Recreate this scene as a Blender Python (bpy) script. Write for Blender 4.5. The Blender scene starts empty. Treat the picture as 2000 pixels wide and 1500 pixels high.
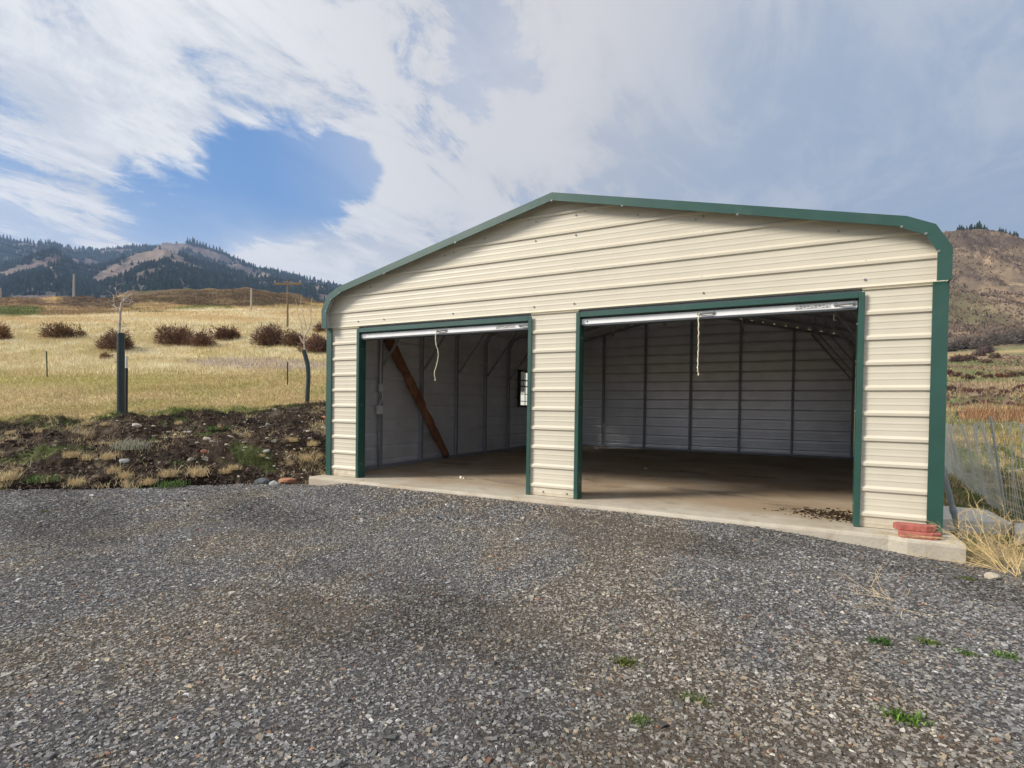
import bpy, math, random
import numpy as np
random.seed(7); RNG = np.random.default_rng(11)
sc = bpy.context.scene
C = bpy.data.collections.new("scene"); sc.collection.children.link(C)

# ------------------------------------------------------------------ camera
f_px, yaw, pitch, roll = 1072.65, -.498, -.0174, .0131
CAM = np.array([6.1314, -5.9636, 1.0562]); CX, CY = 974.4, 811.9
def _rot():
    cy, sy, cp, sp, cr, sr = math.cos(yaw), math.sin(yaw), math.cos(pitch), math.sin(pitch), math.cos(roll), math.sin(roll)
    F = np.array([sy*cp, cy*cp, sp]); R = np.array([cy, -sy, 0.]); U = np.cross(R, F)
    return F, R*cr + U*sr, -R*sr + U*cr
F, R, U = _rot()
cam = bpy.data.cameras.new("camera"); co = bpy.data.objects.new("camera", cam); C.objects.link(co)
from mathutils import Matrix, Vector
M = Matrix.Identity(4)
for i in range(3):
    M[i][0], M[i][1], M[i][2], M[i][3] = R[i], U[i], -F[i], CAM[i]
co.matrix_world = M
cam.sensor_width = 36; cam.lens = 36*f_px/2000
cam.shift_x = -(CX-1000)/2000; cam.shift_y = (CY-750)/2000
cam.clip_start = .05; cam.clip_end = 30000
sc.camera = co
def ray(px, py): return F + R*(px-CX)/f_px - U*(py-CY)/f_px
def on(px, py, ax, v):                       # surveyed point on an axis plane
    d = ray(px, py); return CAM + d*(v-CAM[ax])/d[ax]

# ------------------------------------------------------------------ noise
def _h(ix, iy, s):
    n = (ix.astype(np.int64)*374761393 + iy.astype(np.int64)*668265263 + s*1442695041) & 0xffffffff
    n = ((n ^ (n >> 13))*1274126177) & 0xffffffff
    return ((n ^ (n >> 16)) & 0xffff)/65535.
def vn(x, y, s=0):
    x = np.asarray(x, float); y = np.asarray(y, float)
    ix, iy = np.floor(x), np.floor(y); fx, fy = x-ix, y-iy
    fx = fx*fx*(3-2*fx); fy = fy*fy*(3-2*fy)
    a, b, c, d = _h(ix, iy, s), _h(ix+1, iy, s), _h(ix, iy+1, s), _h(ix+1, iy+1, s)
    return (a*(1-fx)+b*fx)*(1-fy) + (c*(1-fx)+d*fx)*fy
def fbm(x, y, o=4, s=0):
    v = 0; a = .5; t = 0
    for i in range(o):
        v = v + a*vn(x*2**i+17.3*i, y*2**i+5.1*i, s+i); t += a; a *= .55
    return v/t                               # 0..1
def ss(a, b, x):
    t = np.clip((np.asarray(x, float)-a)/(b-a), 0, 1); return t*t*(3-2*t)
def lerp(a, b, t):
    t = np.asarray(t)[..., None]; return a*(1-t) + np.asarray(b)*t

# ------------------------------------------------------------------ materials
def mat(name, col, rough=.7, metal=0., spec=.5, var=0., vscale=8., bump=0., bscale=60., dirt=None, dscale=3., dthr=.5, stretch=(1, 1, 1)):
    m = bpy.data.materials.new(name); m.use_nodes = True; nt = m.node_tree; N = nt.nodes; L = nt.links
    b = N['Principled BSDF']; b.inputs['Roughness'].default_value = rough; b.inputs['Metallic'].default_value = metal
    b.inputs['Specular IOR Level'].default_value = spec
    b.inputs['Base Color'].default_value = (*col, 1)
    tc = N.new('ShaderNodeTexCoord'); mp = N.new('ShaderNodeMapping'); mp.inputs['Scale'].default_value = stretch
    L.new(tc.outputs['Object'], mp.inputs['Vector'])
    src = None
    if var or dirt:
        n = N.new('ShaderNodeTexNoise'); n.inputs['Scale'].default_value = vscale; n.inputs['Detail'].default_value = 6
        L.new(mp.outputs[0], n.inputs['Vector'])
        r = N.new('ShaderNodeMapRange'); r.inputs[1].default_value = .3; r.inputs[2].default_value = .7
        r.inputs[3].default_value = 1-var; r.inputs[4].default_value = 1+var; L.new(n.outputs['Fac'], r.inputs[0])
        mx = N.new('ShaderNodeMix'); mx.data_type = 'RGBA'; mx.blend_type = 'MULTIPLY'; mx.inputs[0].default_value = 1
        mx.inputs[6].default_value = (*col, 1); L.new(r.outputs[0], mx.inputs[7]); src = mx.outputs[2]
        if dirt:
            n2 = N.new('ShaderNodeTexNoise'); n2.inputs['Scale'].default_value = dscale; n2.inputs['Detail'].default_value = 8
            n2.inputs['Roughness'].default_value = .65; L.new(mp.outputs[0], n2.inputs['Vector'])
            r2 = N.new('ShaderNodeMapRange'); r2.inputs[1].default_value = dthr; r2.inputs[2].default_value = dthr+.14
            L.new(n2.outputs['Fac'], r2.inputs[0])
            m2 = N.new('ShaderNodeMix'); m2.data_type = 'RGBA'; L.new(r2.outputs[0], m2.inputs[0]); L.new(src, m2.inputs[6])
            m2.inputs[7].default_value = (*dirt, 1); src = m2.outputs[2]
        L.new(src, b.inputs['Base Color'])
    if bump:
        n3 = N.new('ShaderNodeTexNoise'); n3.inputs['Scale'].default_value = bscale; n3.inputs['Detail'].default_value = 5
        L.new(mp.outputs[0], n3.inputs['Vector'])
        bp = N.new('ShaderNodeBump'); bp.inputs['Strength'].default_value = 1; bp.inputs['Distance'].default_value = bump
        L.new(n3.outputs['Fac'], bp.inputs['Height']); L.new(bp.outputs[0], b.inputs['Normal'])
    return m
def vmat(name, rough=.9, var=.25, scales=((40, 1),), bump=0, bscale=30, trans=0, gain=1., spec=.2, distance_noise=False):
    """reads the point colour attribute 'tint' and multiplies fine noise over it"""
    m = bpy.data.materials.new(name); m.use_nodes = True; nt = m.node_tree; N = nt.nodes; L = nt.links
    b = N['Principled BSDF']; b.inputs['Roughness'].default_value = rough; b.inputs['Specular IOR Level'].default_value = spec
    at = N.new('ShaderNodeAttribute'); at.attribute_name = 'tint'; src = at.outputs['Color']
    tc = N.new('ShaderNodeTexCoord')
    for s, w in scales:
        n = N.new('ShaderNodeTexNoise'); n.inputs['Scale'].default_value = s; n.inputs['Detail'].default_value = 5; n.inputs['Roughness'].default_value = .65
        L.new(tc.outputs['Object'], n.inputs['Vector'])
        r = N.new('ShaderNodeMapRange'); r.inputs[1].default_value = .3; r.inputs[2].default_value = .7
        r.inputs[3].default_value = 1-var*w; r.inputs[4].default_value = 1+var*w; L.new(n.outputs['Fac'], r.inputs[0])
        mx = N.new('ShaderNodeMix'); mx.data_type = 'RGBA'; mx.blend_type = 'MULTIPLY'; mx.inputs[0].default_value = 1
        L.new(src, mx.inputs[6]); L.new(r.outputs[0], mx.inputs[7]); src = mx.outputs[2]
    L.new(src, b.inputs['Base Color'])
    if bump:
        n3 = N.new('ShaderNodeTexNoise'); n3.inputs['Scale'].default_value = bscale; n3.inputs['Detail'].default_value = 7; n3.inputs['Roughness'].default_value = .6
        L.new(tc.outputs['Object'], n3.inputs['Vector'])
        bp = N.new('ShaderNodeBump'); bp.inputs['Distance'].default_value = bump; L.new(n3.outputs['Fac'], bp.inputs['Height']); L.new(bp.outputs[0], b.inputs['Normal'])
    if trans:
        tr = N.new('ShaderNodeBsdfTranslucent'); L.new(src, tr.inputs['Color']); ms = N.new('ShaderNodeMixShader'); ms.inputs[0].default_value = trans
        L.new(b.outputs[0], ms.inputs[1]); L.new(tr.outputs[0], ms.inputs[2]); L.new(ms.outputs[0], N['Material Output'].inputs['Surface'])
    return m
m_cream = mat('cream_paint', (.66, .61, .495), .42, var=.035, vscale=2.5, dirt=(.61, .56, .45), dscale=1.7, dthr=.58, bump=.006, bscale=1.3)
def base_splash(m):
    nt = m.node_tree; N, L = nt.nodes, nt.links; bs = N['Principled BSDF']; src = bs.inputs['Base Color'].links[0].from_socket
    tc = N.new('ShaderNodeTexCoord'); sx = N.new('ShaderNodeSeparateXYZ'); L.new(tc.outputs['Object'], sx.inputs[0]); n = N.new('ShaderNodeTexNoise'); n.inputs['Scale'].default_value = 9; n.inputs['Detail'].default_value = 8; L.new(tc.outputs['Object'], n.inputs['Vector'])
    a = N.new('ShaderNodeMath'); a.operation = 'MULTIPLY_ADD'; a.inputs[1].default_value = -2.6; L.new(sx.outputs['Z'], a.inputs[0]); L.new(n.outputs['Fac'], a.inputs[2])
    r = N.new('ShaderNodeMapRange'); r.inputs[1].default_value = .20; r.inputs[2].default_value = .75; r.inputs[4].default_value = .75; L.new(a.outputs[0], r.inputs[0])
    mx = N.new('ShaderNodeMix'); mx.data_type = 'RGBA'; L.new(r.outputs[0], mx.inputs[0]); L.new(src, mx.inputs[6]); mx.inputs[7].default_value = (.34, .27, .18, 1); L.new(mx.outputs[2], bs.inputs['Base Color'])
base_splash(m_cream)
m_inner = mat('inner_steel', (.76, .77, .80), .36, .45, var=.08, vscale=3, dirt=(.68, .68, .69), dscale=2, dthr=.6)
m_green = mat('green_trim', (.021, .079, .061), .36, spec=.7, var=.10, vscale=4, bump=.004, bscale=2.5, dirt=(.045, .10, .08), dscale=1.5, dthr=.55)
m_greend = m_green
m_roof = mat('roof_steel', (.05, .12, .09), .5, var=.06, vscale=3)
m_galv = mat('galvanised_tube', (.30, .31, .34), .5, .3, var=.12, vscale=12)
m_bar = mat('silver_bar', (.93, .93, .93), .3, 0, var=.04)
m_rubber = mat('grey_rubber', (.07, .08, .09), .6)
m_zinc = mat('zinc', (.34, .34, .34), .35, .6)
m_dark = mat('black_metal', (.03, .03, .03), .5)
m_label = mat('paper_label', (.62, .62, .6), .7)
m_ink = mat('ink', (.08, .08, .1), .7)
m_rope = mat('rope', (.68, .62, .47), .9, var=.15, vscale=60)
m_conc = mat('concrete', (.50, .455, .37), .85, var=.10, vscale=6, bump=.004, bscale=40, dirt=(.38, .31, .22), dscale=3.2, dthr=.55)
m_block = mat('concrete_block', (.58, .56, .51), .85, var=.12, vscale=9, bump=.005, bscale=35, dirt=(.25, .22, .18), dscale=4, dthr=.6)
m_log = mat('bark_wood', (.19, .085, .04), .85, var=.4, vscale=7, bump=.02, bscale=9, dirt=(.07, .035, .02), dscale=5, dthr=.55, stretch=(1, 1, .3))
m_brick = mat('red_paver', (.42, .13, .10), .85, var=.2, vscale=30, bump=.004, bscale=50, dirt=(.22, .13, .09), dscale=12, dthr=.58)
m_white = mat('white_plastic', (.6, .6, .6), .5)
m_glass = mat('window_glass', (.8, .85, .85), .05)
b = m_glass.node_tree.nodes['Principled BSDF']; b.inputs['Transmission Weight'].default_value = 1; b.inputs['IOR'].default_value = 1.0
m_pole = mat('weathered_pole', (.20, .15, .10), .9, var=.2, vscale=3)
m_polew = mat('pale_pole', (.42, .38, .33), .9, var=.15)
m_steel = mat('fence_post_steel', (.55, .58, .58), .5, .1, var=.15, vscale=20)
m_pipe = mat('blue_grey_pipe', (.30, .36, .42), .45, .2, var=.15, vscale=15)
m_wire = mat('galvanised_wire', (.80, .81, .79), .5, 0)
m_tubeg = mat('black_drain_pipe', (.012, .03, .033), .45, var=.2, vscale=10)
m_stake = mat('dark_stake', (.03, .026, .022), .7)
m_twig = mat('pale_bark', (.50, .42, .35), .85, var=.2, vscale=20)
m_tpost = mat('green_steel_post', (.07, .09, .05), .7)
m_straw = vmat('dry_stalk', .85, .15, trans=.15)
m_grass = vmat('grass_blades', .8, .1, trans=.25)
m_bush = vmat('twig_mass', .9, .1, trans=.2)
m_stone = vmat('crushed_rock', .75, .28, scales=((120, 1),), spec=.35, bump=.002, bscale=180)
m_cobble = vmat('cobble', .8, .2, scales=((25, 1),), bump=.003, bscale=60)
m_pine = vmat('pine_needles', .9, .25, scales=((.5, 1),))
m_weed = vmat('green_weed', .7, .15, trans=.3)
m_housew = mat('white_siding', (.75, .75, .73), .6)

# ------------------------------------------------------------------ mesh helpers
class MB:
    def __init__(s): s.v = []; s.f = []; s.m = []
    def add(s, vs, fs, mi=0):
        o = len(s.v); s.v += [tuple(map(float, p)) for p in vs]; s.f += [tuple(i+o for i in q) for q in fs]; s.m += [mi]*len(fs)
    def box(s, a, b, mi=0):
        x0, y0, z0 = a; x1, y1, z1 = b
        s.add([(x0,y0,z0),(x1,y0,z0),(x1,y1,z0),(x0,y1,z0),(x0,y0,z1),(x1,y0,z1),(x1,y1,z1),(x0,y1,z1)],
              [(0,3,2,1),(4,5,6,7),(0,1,5,4),(1,2,6,5),(2,3,7,6),(3,0,4,7)], mi)
    def bar(s, p, q, w, h, mi=0, up=(0, 0, 1)):       # rectangular bar from p to q
        p = Vector(p); q = Vector(q); d = (q-p).normalized(); u = Vector(up)
        if abs(d.dot(u)) > .95: u = Vector((0, 1, 0))
        a = d.cross(u).normalized()*w/2; c = a.cross(d).normalized()*h/2
        vs = [p-a-c, p+a-c, p+a+c, p-a+c, q-a-c, q+a-c, q+a+c, q-a+c]
        s.add(vs, [(0,3,2,1),(4,5,6,7),(0,1,5,4),(1,2,6,5),(2,3,7,6),(3,0,4,7)], mi)
    def tube(s, pts, r, n=8, mi=0, cap=True, ref=None):
        pts = [Vector(p) for p in pts]; k = len(pts); rs = r if hasattr(r, '__len__') else [r]*k
        rings = []; ref = Vector(ref or (.31, .77, .56))
        for i, p in enumerate(pts):
            d = (pts[min(i+1, k-1)] - pts[max(i-1, 0)]).normalized()
            a = d.cross(ref)
            if a.length < .05: a = d.cross(Vector((1, 0, 0)))
            a.normalize(); c = d.cross(a)
            rings.append([p + a*math.cos(2*math.pi*j/n)*rs[i] + c*math.sin(2*math.pi*j/n)*rs[i] for j in range(n)])
        vs = [v for rg in rings for v in rg]; fs = []
        for i in range(k-1):
            for j in range(n): fs.append((i*n+j, i*n+(j+1) % n, (i+1)*n+(j+1) % n, (i+1)*n+j))
        if cap: fs += [tuple(range(n))[::-1], tuple(range((k-1)*n, k*n))]
        s.add(vs, fs, mi)
    def build(s, name, mats, parent=None, smooth=False):
        me = bpy.data.meshes.new(name); me.from_pydata(s.v, [], s.f); me.update()
        if not isinstance(mats, (list, tuple)): mats = [mats]
        for m in mats: me.materials.append(m)
        if len(mats) > 1: me.polygons.foreach_set('material_index', s.m)
        if smooth: me.polygons.foreach_set('use_smooth', [True]*len(me.polygons))
        o = bpy.data.objects.new(name, me); C.objects.link(o); o.parent = parent
        return o
def npmesh(name, V, Fc, m, col=None, smooth=False, parent=None, link=True):
    V = np.asarray(V, np.float32); Fc = np.asarray(Fc, np.int32); k = Fc.shape[1]
    me = bpy.data.meshes.new(name); me.vertices.add(len(V)); me.vertices.foreach_set('co', V.ravel())
    me.loops.add(Fc.size); me.loops.foreach_set('vertex_index', Fc.ravel())
    me.polygons.add(len(Fc)); me.polygons.foreach_set('loop_start', np.arange(0, Fc.size, k, dtype=np.int32))
    me.polygons.foreach_set('loop_total', np.full(len(Fc), k, np.int32))
    me.polygons.foreach_set('use_smooth', np.full(len(Fc), bool(smooth)))
    me.materials.append(m); me.update()
    if col is not None:
        a = me.attributes.new('tint', 'FLOAT_COLOR', 'POINT')
        cc = np.ones((len(V), 4), np.float32); cc[:, :3] = col; a.data.foreach_set('color', cc.ravel())
    me.validate()
    o = bpy.data.objects.new(name, me)
    if link: C.objects.link(o)
    o.parent = parent
    return o
def tag(o, label=None, cat=None, group=None, kind=None):
    if label: o['label'] = label
    if cat: o['category'] = cat
    if group: o['group'] = group
    if kind: o['kind'] = kind
    return o
def empty(name, loc, label, cat, group=None):
    o = bpy.data.objects.new(name, None); C.objects.link(o); o.location = loc; o.empty_display_size = .2
    return tag(o, label, cat, group)
def bevel(o, w, n=2):
    md = o.modifiers.new('bevel', 'BEVEL'); md.width = w; md.segments = n; md.limit_method = 'ANGLE'; return o

# ------------------------------------------------------------------ terrain
# surveyed profiles: for a compass column (photo x) the slope heights at forward depths
COLS = {}
def col(px, pts): COLS[px] = pts
far = lambda spur, sky: [(420, None, 22), (750, spur+28), (1050, spur), (1250, spur+6), (1900, sky)]
def crest(px): return np.interp(px, [-600, 0, 50, 80, 158, 211, 257, 313, 363, 396, 445, 495, 561, 610, 660, 800, 1000],
                                    [440, 470, 484, 489, 490, 495, 492, 486, 485, 491, 507, 525, 543, 555, 568, 600, 640])
def spur(px): return np.interp(px, [-600, 0, 60, 115, 140, 165, 200, 250, 300, 330, 370, 430, 520, 600, 660, 1000],
                                   [520, 532, 516, 508, 530, 543, 540, 520, 503, 506, 522, 545, 562, 572, 582, 660])
def hillc(px): return np.interp(px, [-600, 0, 115, 198, 231, 330, 412, 478, 561, 627, 700, 1000], [590, 582, 579, 580, 571, 564, 560, 561, 571, 586, 600, 660])
def hz(px): return CY + f_px*(F[2] + R[2]*(px-CX)/f_px)/U[2]
def toe(px): return np.interp(px, [-600, 0, 300, 600, 660], [6.4, 7.0, 7.37, 8.0, 8.4])
def lft(px):
    t = toe(px)
    cd = np.interp(px, [-600, 0, 110, 236, 400, 600, 660], [9.4, 9.6, 9.6, 9.9, 10.7, 12.4, 13])
    cp = np.interp(px, [-600, 0, 60, 110, 160, 236, 400, 600, 660], [834, 832, 828, 821, 828, 815, 808, 795, 790])
    hh = hillc(px)
    P = [(t-1.5, None, -.12), (t, None, -.12), (t+.35*(cd-t), None, None), (cd, cp)]
    za = CAM[2] + cd*(hz(px)-cp)/f_px
    P[2] = (t+.35*(cd-t), None, -.12+.42*(za+.12))
    P += [(cd+2.5, cp-14), (18, 748), (24, 704), (30, 668), (38, 640), (55, 622), (75, 609), (100, .45*609+.55*hh), (130, hh), (170, hh+12)]
    P += far(spur(px), crest(px))
    return P
for px in (-600, -300, 0, 60, 110, 140, 170, 200, 236, 280, 320, 360, 400, 450, 500, 550, 600, 645): COLS[px] = lft(px)
COLS[900] = [(8, None, -.15), (16, None, -.2), (20, None, 0), (30, 760), (60, 700), (130, 640), (420, 655), (1050, 650), (1900, 640)]
COLS[1400] = [(8, None, -.15), (20, None, -.3), (30, None, -.2), (60, 760), (130, 720), (300, 680), (1050, 640), (1900, 640)]
def skyr(px): return np.interp(px, [1400, 1700, 1841, 1885, 1915, 1955, 2000, 2200, 2600], [640, 500, 454, 451, 449, 457, 471, 500, 540])
def rgt(px):
    s = skyr(px)
    return [(4, None, -.16), (6.2, None, -.2), (9, None, -.32), (14, None, -.42), (17, 838), (22, 815), (34, 790), (50, 765), (75, 735), (105, 712), (115, 700),
            (140, 694), (185, 672), (230, 640), (330, .42*640+.58*s), (430, s), (520, s+14), (900, 560), (1900, 600)]
for px in (1750, 1841, 1870, 1900, 1930, 1960, 2000, 2200, 2600): COLS[px] = rgt(px)
LD = np.linspace(math.log(2), math.log(2400), 500)
kx = np.array(sorted(COLS)); tab = []
for px in kx:
    ds, zs = [], []
    for p in COLS[px]:
        ds.append(math.log(p[0])); zs.append(p[2] if p[1] is None else CAM[2] + p[0]*(hz(px)-p[1])/f_px)
    z = np.interp(LD, ds, zs)
    k = np.exp(-np.linspace(-2, 2, 9)**2); k /= k.sum()
    z = np.convolve(np.pad(z, 4, mode='edge'), k, 'valid'); tab.append(z)
tab = np.array(tab)
def azd(x, y):
    dx, dy = x-CAM[0], y-CAM[1]
    fx = dx*F[0]+dy*F[1]; rx = dx*R[0]+dy*R[1]; fl = math.hypot(F[0], F[1]); fx = fx/fl
    r = np.hypot(dx, dy); az = np.arctan2(rx, fx); azc = np.clip(az, -.98, .98)
    return np.tan(azc)*f_px + CX, r*np.cos(azc), az
def gz(x, y):
    """driveway gravel height: a shallow ramp that comes up to the slab between the door jambs"""
    n = (fbm(x*.7, y*.7, 3, 5)-.5)*.05
    near = np.exp(-((y+.42)/.55)**2)*ss(.05, .75, x)*(1-ss(5.6, 7.0, x))
    left = np.exp(-(np.minimum(y+.9, 0)/1.2)**2)*0
    side = ss(6.2, 7.4, x)*ss(-3, -.5, y)*.03
    return -.125 + n*(1-near) + near*.085 - side + left
def ground_z(x, y, rough=True):
    x = np.asarray(x, float); y = np.asarray(y, float)
    px, d, az = azd(x, y)
    i = np.clip(np.searchsorted(kx, px)-1, 0, len(kx)-2); t = np.clip((px-kx[i])/(kx[i+1]-kx[i]), 0, 1)
    g = np.clip((np.log(np.maximum(d, 2))-LD[0])/(LD[-1]-LD[0])*499, 0, 498.999); j = g.astype(int); u = g-j
    za = tab[i, j]*(1-u)+tab[i, j+1]*u; zb = tab[i+1, j]*(1-u)+tab[i+1, j+1]*u
    z = za*(1-t)+zb*t
    fade = 1-ss(1.0, 1.7, np.abs(az)); z = z*fade + -.2*(1-fade)
    # cut level ground round the garage
    dx = np.maximum(np.maximum(-x, x-7.3), 0); dy = np.maximum(np.maximum(-.45-y, y-8.4), 0); dd = np.hypot(dx, dy)
    k = ss(.25, 1.9, dd + .15*(fbm(x*2, y*2, 2, 9)-.5)); z = z*k + -.17*(1-k)
    if rough:
        L = (px < 700)
        bank = ss(toe(px)-.1, toe(px)+.7, d)*(1-ss(11, 14.5, d))*L*ss(.1, .8, dd)
        z = z + bank*((fbm(x*1.6, y*1.6, 4, 21)-.5)*.30 + (fbm(x*7, y*7, 3, 31)-.5)*.10 + (fbm(x*22, y*22, 2, 33)-.5)*.035)
        z = z + ss(10, 16, d)*(1-ss(60, 120, d))*((fbm(x*.25, y*.25, 3, 41)-.5)*.35)*np.minimum(1, d/25)
        z = z + ss(4, 7, d)*(px > 1500)*(1-ss(20, 40, d))*(fbm(x*3, y*3, 3, 42)-.5)*.08
        hill = ss(60, 100, d)*(1-ss(140, 300, d))*(px < 1200); z = z + hill*((fbm(x*.035, y*.035, 5, 51)-.5)*7 - np.abs(fbm(x*.06, y*.06, 4, 53)-.5)*6)*ss(60, 110, d)
        hr = ss(40, 130, d)*(px > 1200); z = z + hr*(1-ss(160, 200, d))*(fbm(x*.05, y*.05, 4, 52)-.5)*4
        rg = np.abs(fbm(x*.011, y*.011, 6, 61)-.5)*2
        z = z + (px > 1200)*ss(190, 300, d)*((.22-rg)*34)*(1-.85*ss(380, 430, d))
        r2 = np.abs(fbm(x*.0035, y*.0035, 6, 71)-.5)*2
        z = z + (px < 1200)*ss(600, 1100, d)*((.2-r2)*90)*(1-.8*ss(1650, 1880, d))
    return z
def drive_mask(x, y):
    """>0 inside the gravel"""
    w = (fbm(x*1.2, y*1.2, 4, 201)-.5)*.55
    lft_ = (x*.70 - y*.71 + .02) + w                              # left edge runs out from the slab corner
    rgt_ = 7.75 - x + w + .5*np.maximum(-1.2-y, 0)
    return np.minimum(np.minimum(lft_, rgt_), np.where(y > -.30, -1, 1))
# polar sheet: fine in view, coarse outside it
def spaced(a, b, st): return list(np.arange(a, b, st))
az_in = [math.atan((p-CX)/f_px) for p in spaced(-60, 660, 1.6)] + [math.atan((p-CX)/f_px) for p in spaced(660, 1780, 14)] + [math.atan((p-CX)/f_px) for p in spaced(1780, 2060, 1.8)]
az_out = list(np.linspace(az_in[-1]+.01, 2*math.pi+az_in[0]-.01, 150))
AZ = np.array(az_in+az_out)
RD = np.concatenate([[.05], np.arange(.6, 6, .25), np.arange(6, 17, .035), np.exp(np.linspace(math.log(17), math.log(2500), 520)), [3200]])
az0 = math.atan2(F[0], F[1])
A2, D2 = np.meshgrid(AZ, RD)
# rings of constant forward depth inside the view, round outside it
rad = D2/np.cos(np.clip(np.where(A2 > math.pi, A2-2*math.pi, A2), -.98, .98))
GX = CAM[0] + rad*np.sin(A2+az0); GY = CAM[1] + rad*np.cos(A2+az0)
GZ = ground_z(GX, GY)
_dm = drive_mask(GX, GY); GZ = np.where(_dm > -.25, np.minimum(GZ, gz(GX, GY)-.035-.06*ss(0, .5, _dm)), GZ)
nA, nR = len(AZ), len(RD)
idx = np.arange(nA*nR).reshape(nR, nA); nx = np.roll(idx, -1, 1)
FQ = np.stack([idx[:-1], nx[:-1], nx[1:], idx[1:]], -1).reshape(-1, 4)[:, ::-1]
V = np.stack([GX, GY, GZ], -1).reshape(-1, 3)
def proj(P):
    q = P-CAM; zf = q@F; zf = np.where(zf < .05, .05, zf)
    return CX+f_px*(q@R)/zf, CY-f_px*(q@U)/zf
def ground_col(P):
    x, y = P[:, 0], P[:, 1]; px, d, az = azd(x, y); _, py = proj(P)
    n1 = fbm(x*.8, y*.8, 5, 101); n2 = fbm(x*4, y*4, 4, 102); n3 = fbm(x*.12, y*.12, 4, 103); nh = fbm(px*.012, np.log(d)*14, 4, 104)
    soil = lerp(lerp(np.array([.052, .036, .026]), [.030, .021, .016], ss(.35, .65, n1)), [.105, .082, .056], ss(.56, .74, n2))
    soil = lerp(soil, [.075, .095, .028], ss(.62, .72, fbm(x*1.3, y*1.3, 4, 105))*.6)
    soil = lerp(soil, [.26, .20, .12], ss(.68, .76, fbm(x*2.3, y*2.3, 4, 106))*.6)
    lawn = lerp(lerp(np.array([.47, .365, .20]), [.38, .325, .145], ss(.35, .7, n1)), [.55, .45, .28], ss(.5, .75, n3)*.6)
    mid = lerp(lerp(np.array([.52, .425, .245]), [.62, .53, .35], ss(.4, .65, n1)), [.46, .40, .20], ss(.5, .62, nh)*.5)
    gold = lerp(np.array([.58, .44, .25]), [.68, .56, .36], ss(.4, .65, nh))
    hill = lerp(lerp(np.array([.15, .105, .062]), [.22, .155, .085], ss(.4, .6, n3)), [.44, .31, .14], ss(.52, .62, nh))
    hill = lerp(hill, [.12, .135, .045], ss(.56, .66, fbm(px*.008+3, np.log(d)*9, 3, 107))*.8)
    def el(cx, cy, rx, ry, w_=.35): return ss(-w_, w_, 1-((px-cx)/rx)**2-((py-cy+(nh-.5)*8)/ry)**2 + (n1-.5)*.8)
    hill = lerp(hill, [.115, .080, .048], el(440, 580, 200, 19)*.85); hill = lerp(hill, [.105, .07, .045], el(190, 590, 80, 12)*.8)
    hill = lerp(hill, [.38, .275, .14], el(300, 598, 45, 9)*.9); hill = lerp(hill, [.15, .185, .06], el(400, 603, 60, 5)*.8)
    hill = lerp(hill, [.12, .15, .05], el(30, 612, 70, 15)*.9); hill = lerp(hill, [.17, .10, .06], el(30, 592, 80, 8)*.8)
    hill = lerp(hill, [.30, .21, .115], el(150, 612, 75, 14)*.8); hill = lerp(hill, [.46, .34, .17], el(560, 600, 90, 5)*.8)
    Lf = px < 1200
    cd = np.interp(px, [-600, 0, 110, 236, 400, 600, 660], [9.4, 9.6, 9.6, 9.9, 10.7, 12.4, 13])
    w = (n2-.5)*1.2+(n1-.5)*1.6
    c = lerp(soil, lawn, ss(0, .5, d-cd-.15+w))
    edge = np.exp(-((d-cd-.3-w*.5)/.35)**2)*ss(.4, .6, n1); c = lerp(c, [.10, .14, .03], edge*.8)
    c = lerp(c, [.40, .36, .14], np.exp(-((py-742)/14)**2)*ss(.3, .6, n3)*.8*Lf)
    c = lerp(c, mid, ss(736, 722, py+w*8)*ss(10, 13, d))
    lav = ss(.0, .5, 1-((px-510)/170)**2-((py-712-(px-500)*.03)/12)**2); c = lerp(c, [.40, .33, .29], lav*.85*ss(.3, .5, n2))
    c = lerp(c, gold, ss(634, 628, py+w*3)*ss(25, 30, d)); c = lerp(c, hill, ss(622-np.clip(px-120, 0, 300)*.05, 615-np.clip(px-120, 0, 300)*.05, py+(nh-.5)*12)*ss(45, 55, d))
    # right side yard and terraces
    r = lerp(lerp(np.array([.12, .105, .055]), [.14, .17, .055], ss(.4, .6, n1)), [.38, .30, .17], ss(.5, .62, n2))
    r = lerp(r, [.36, .275, .12], np.exp(-((py-858)/13)**2)*.9)
    ter = lerp(lerp(np.array([.22, .20, .105]), [.17, .19, .085], ss(.4, .6, nh)), [.27, .20, .125], ss(.52, .62, n3))
    ter = lerp(ter, [.36, .28, .14], ss(.60, .66, fbm(px*.004, np.log(d)*26, 3, 110)))
    r = lerp(r, ter, ss(845, 838, py)*ss(14, 16, d))
    r = lerp(r, [.42, .31, .15], np.exp(-((py-690-(px-1920)*-.06)/3)**2)*ss(60, 80, d))
    n4 = fbm(x*.03, y*.03, 5, 111); n5 = fbm(x*.1, y*.1, 4, 112)
    crag = lerp(lerp(np.array([.205, .155, .105]), [.125, .095, .07], ss(.4, .6, n4)), [.31, .225, .145], ss(.5, .65, n5))
    crag = lerp(crag, [.17, .155, .075], ss(.56, .66, fbm(x*.02, y*.02, 4, 114))*.6)
    r = lerp(r, crag, ss(170, 190, d))
    c = np.where((px > 1200)[:, None], r, c)
    # mountains
    n6 = fbm(x*.006, y*.006, 6, 120); n7 = fbm(x*.02, y*.02, 4, 121)
    mt = lerp(lerp(np.array([.20, .155, .125]), [.13, .095, .085], ss(.4, .6, n6)), [.25, .195, .145], ss(.5, .65, n7)*.5)
    c = np.where((Lf & (d > 300))[:, None], mt, c)
    fm = forest_mask(px, py, x, y)*(d > 300)*Lf
    c = lerp(c, [.045, .055, .042], fm*.75)
    return c
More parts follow.
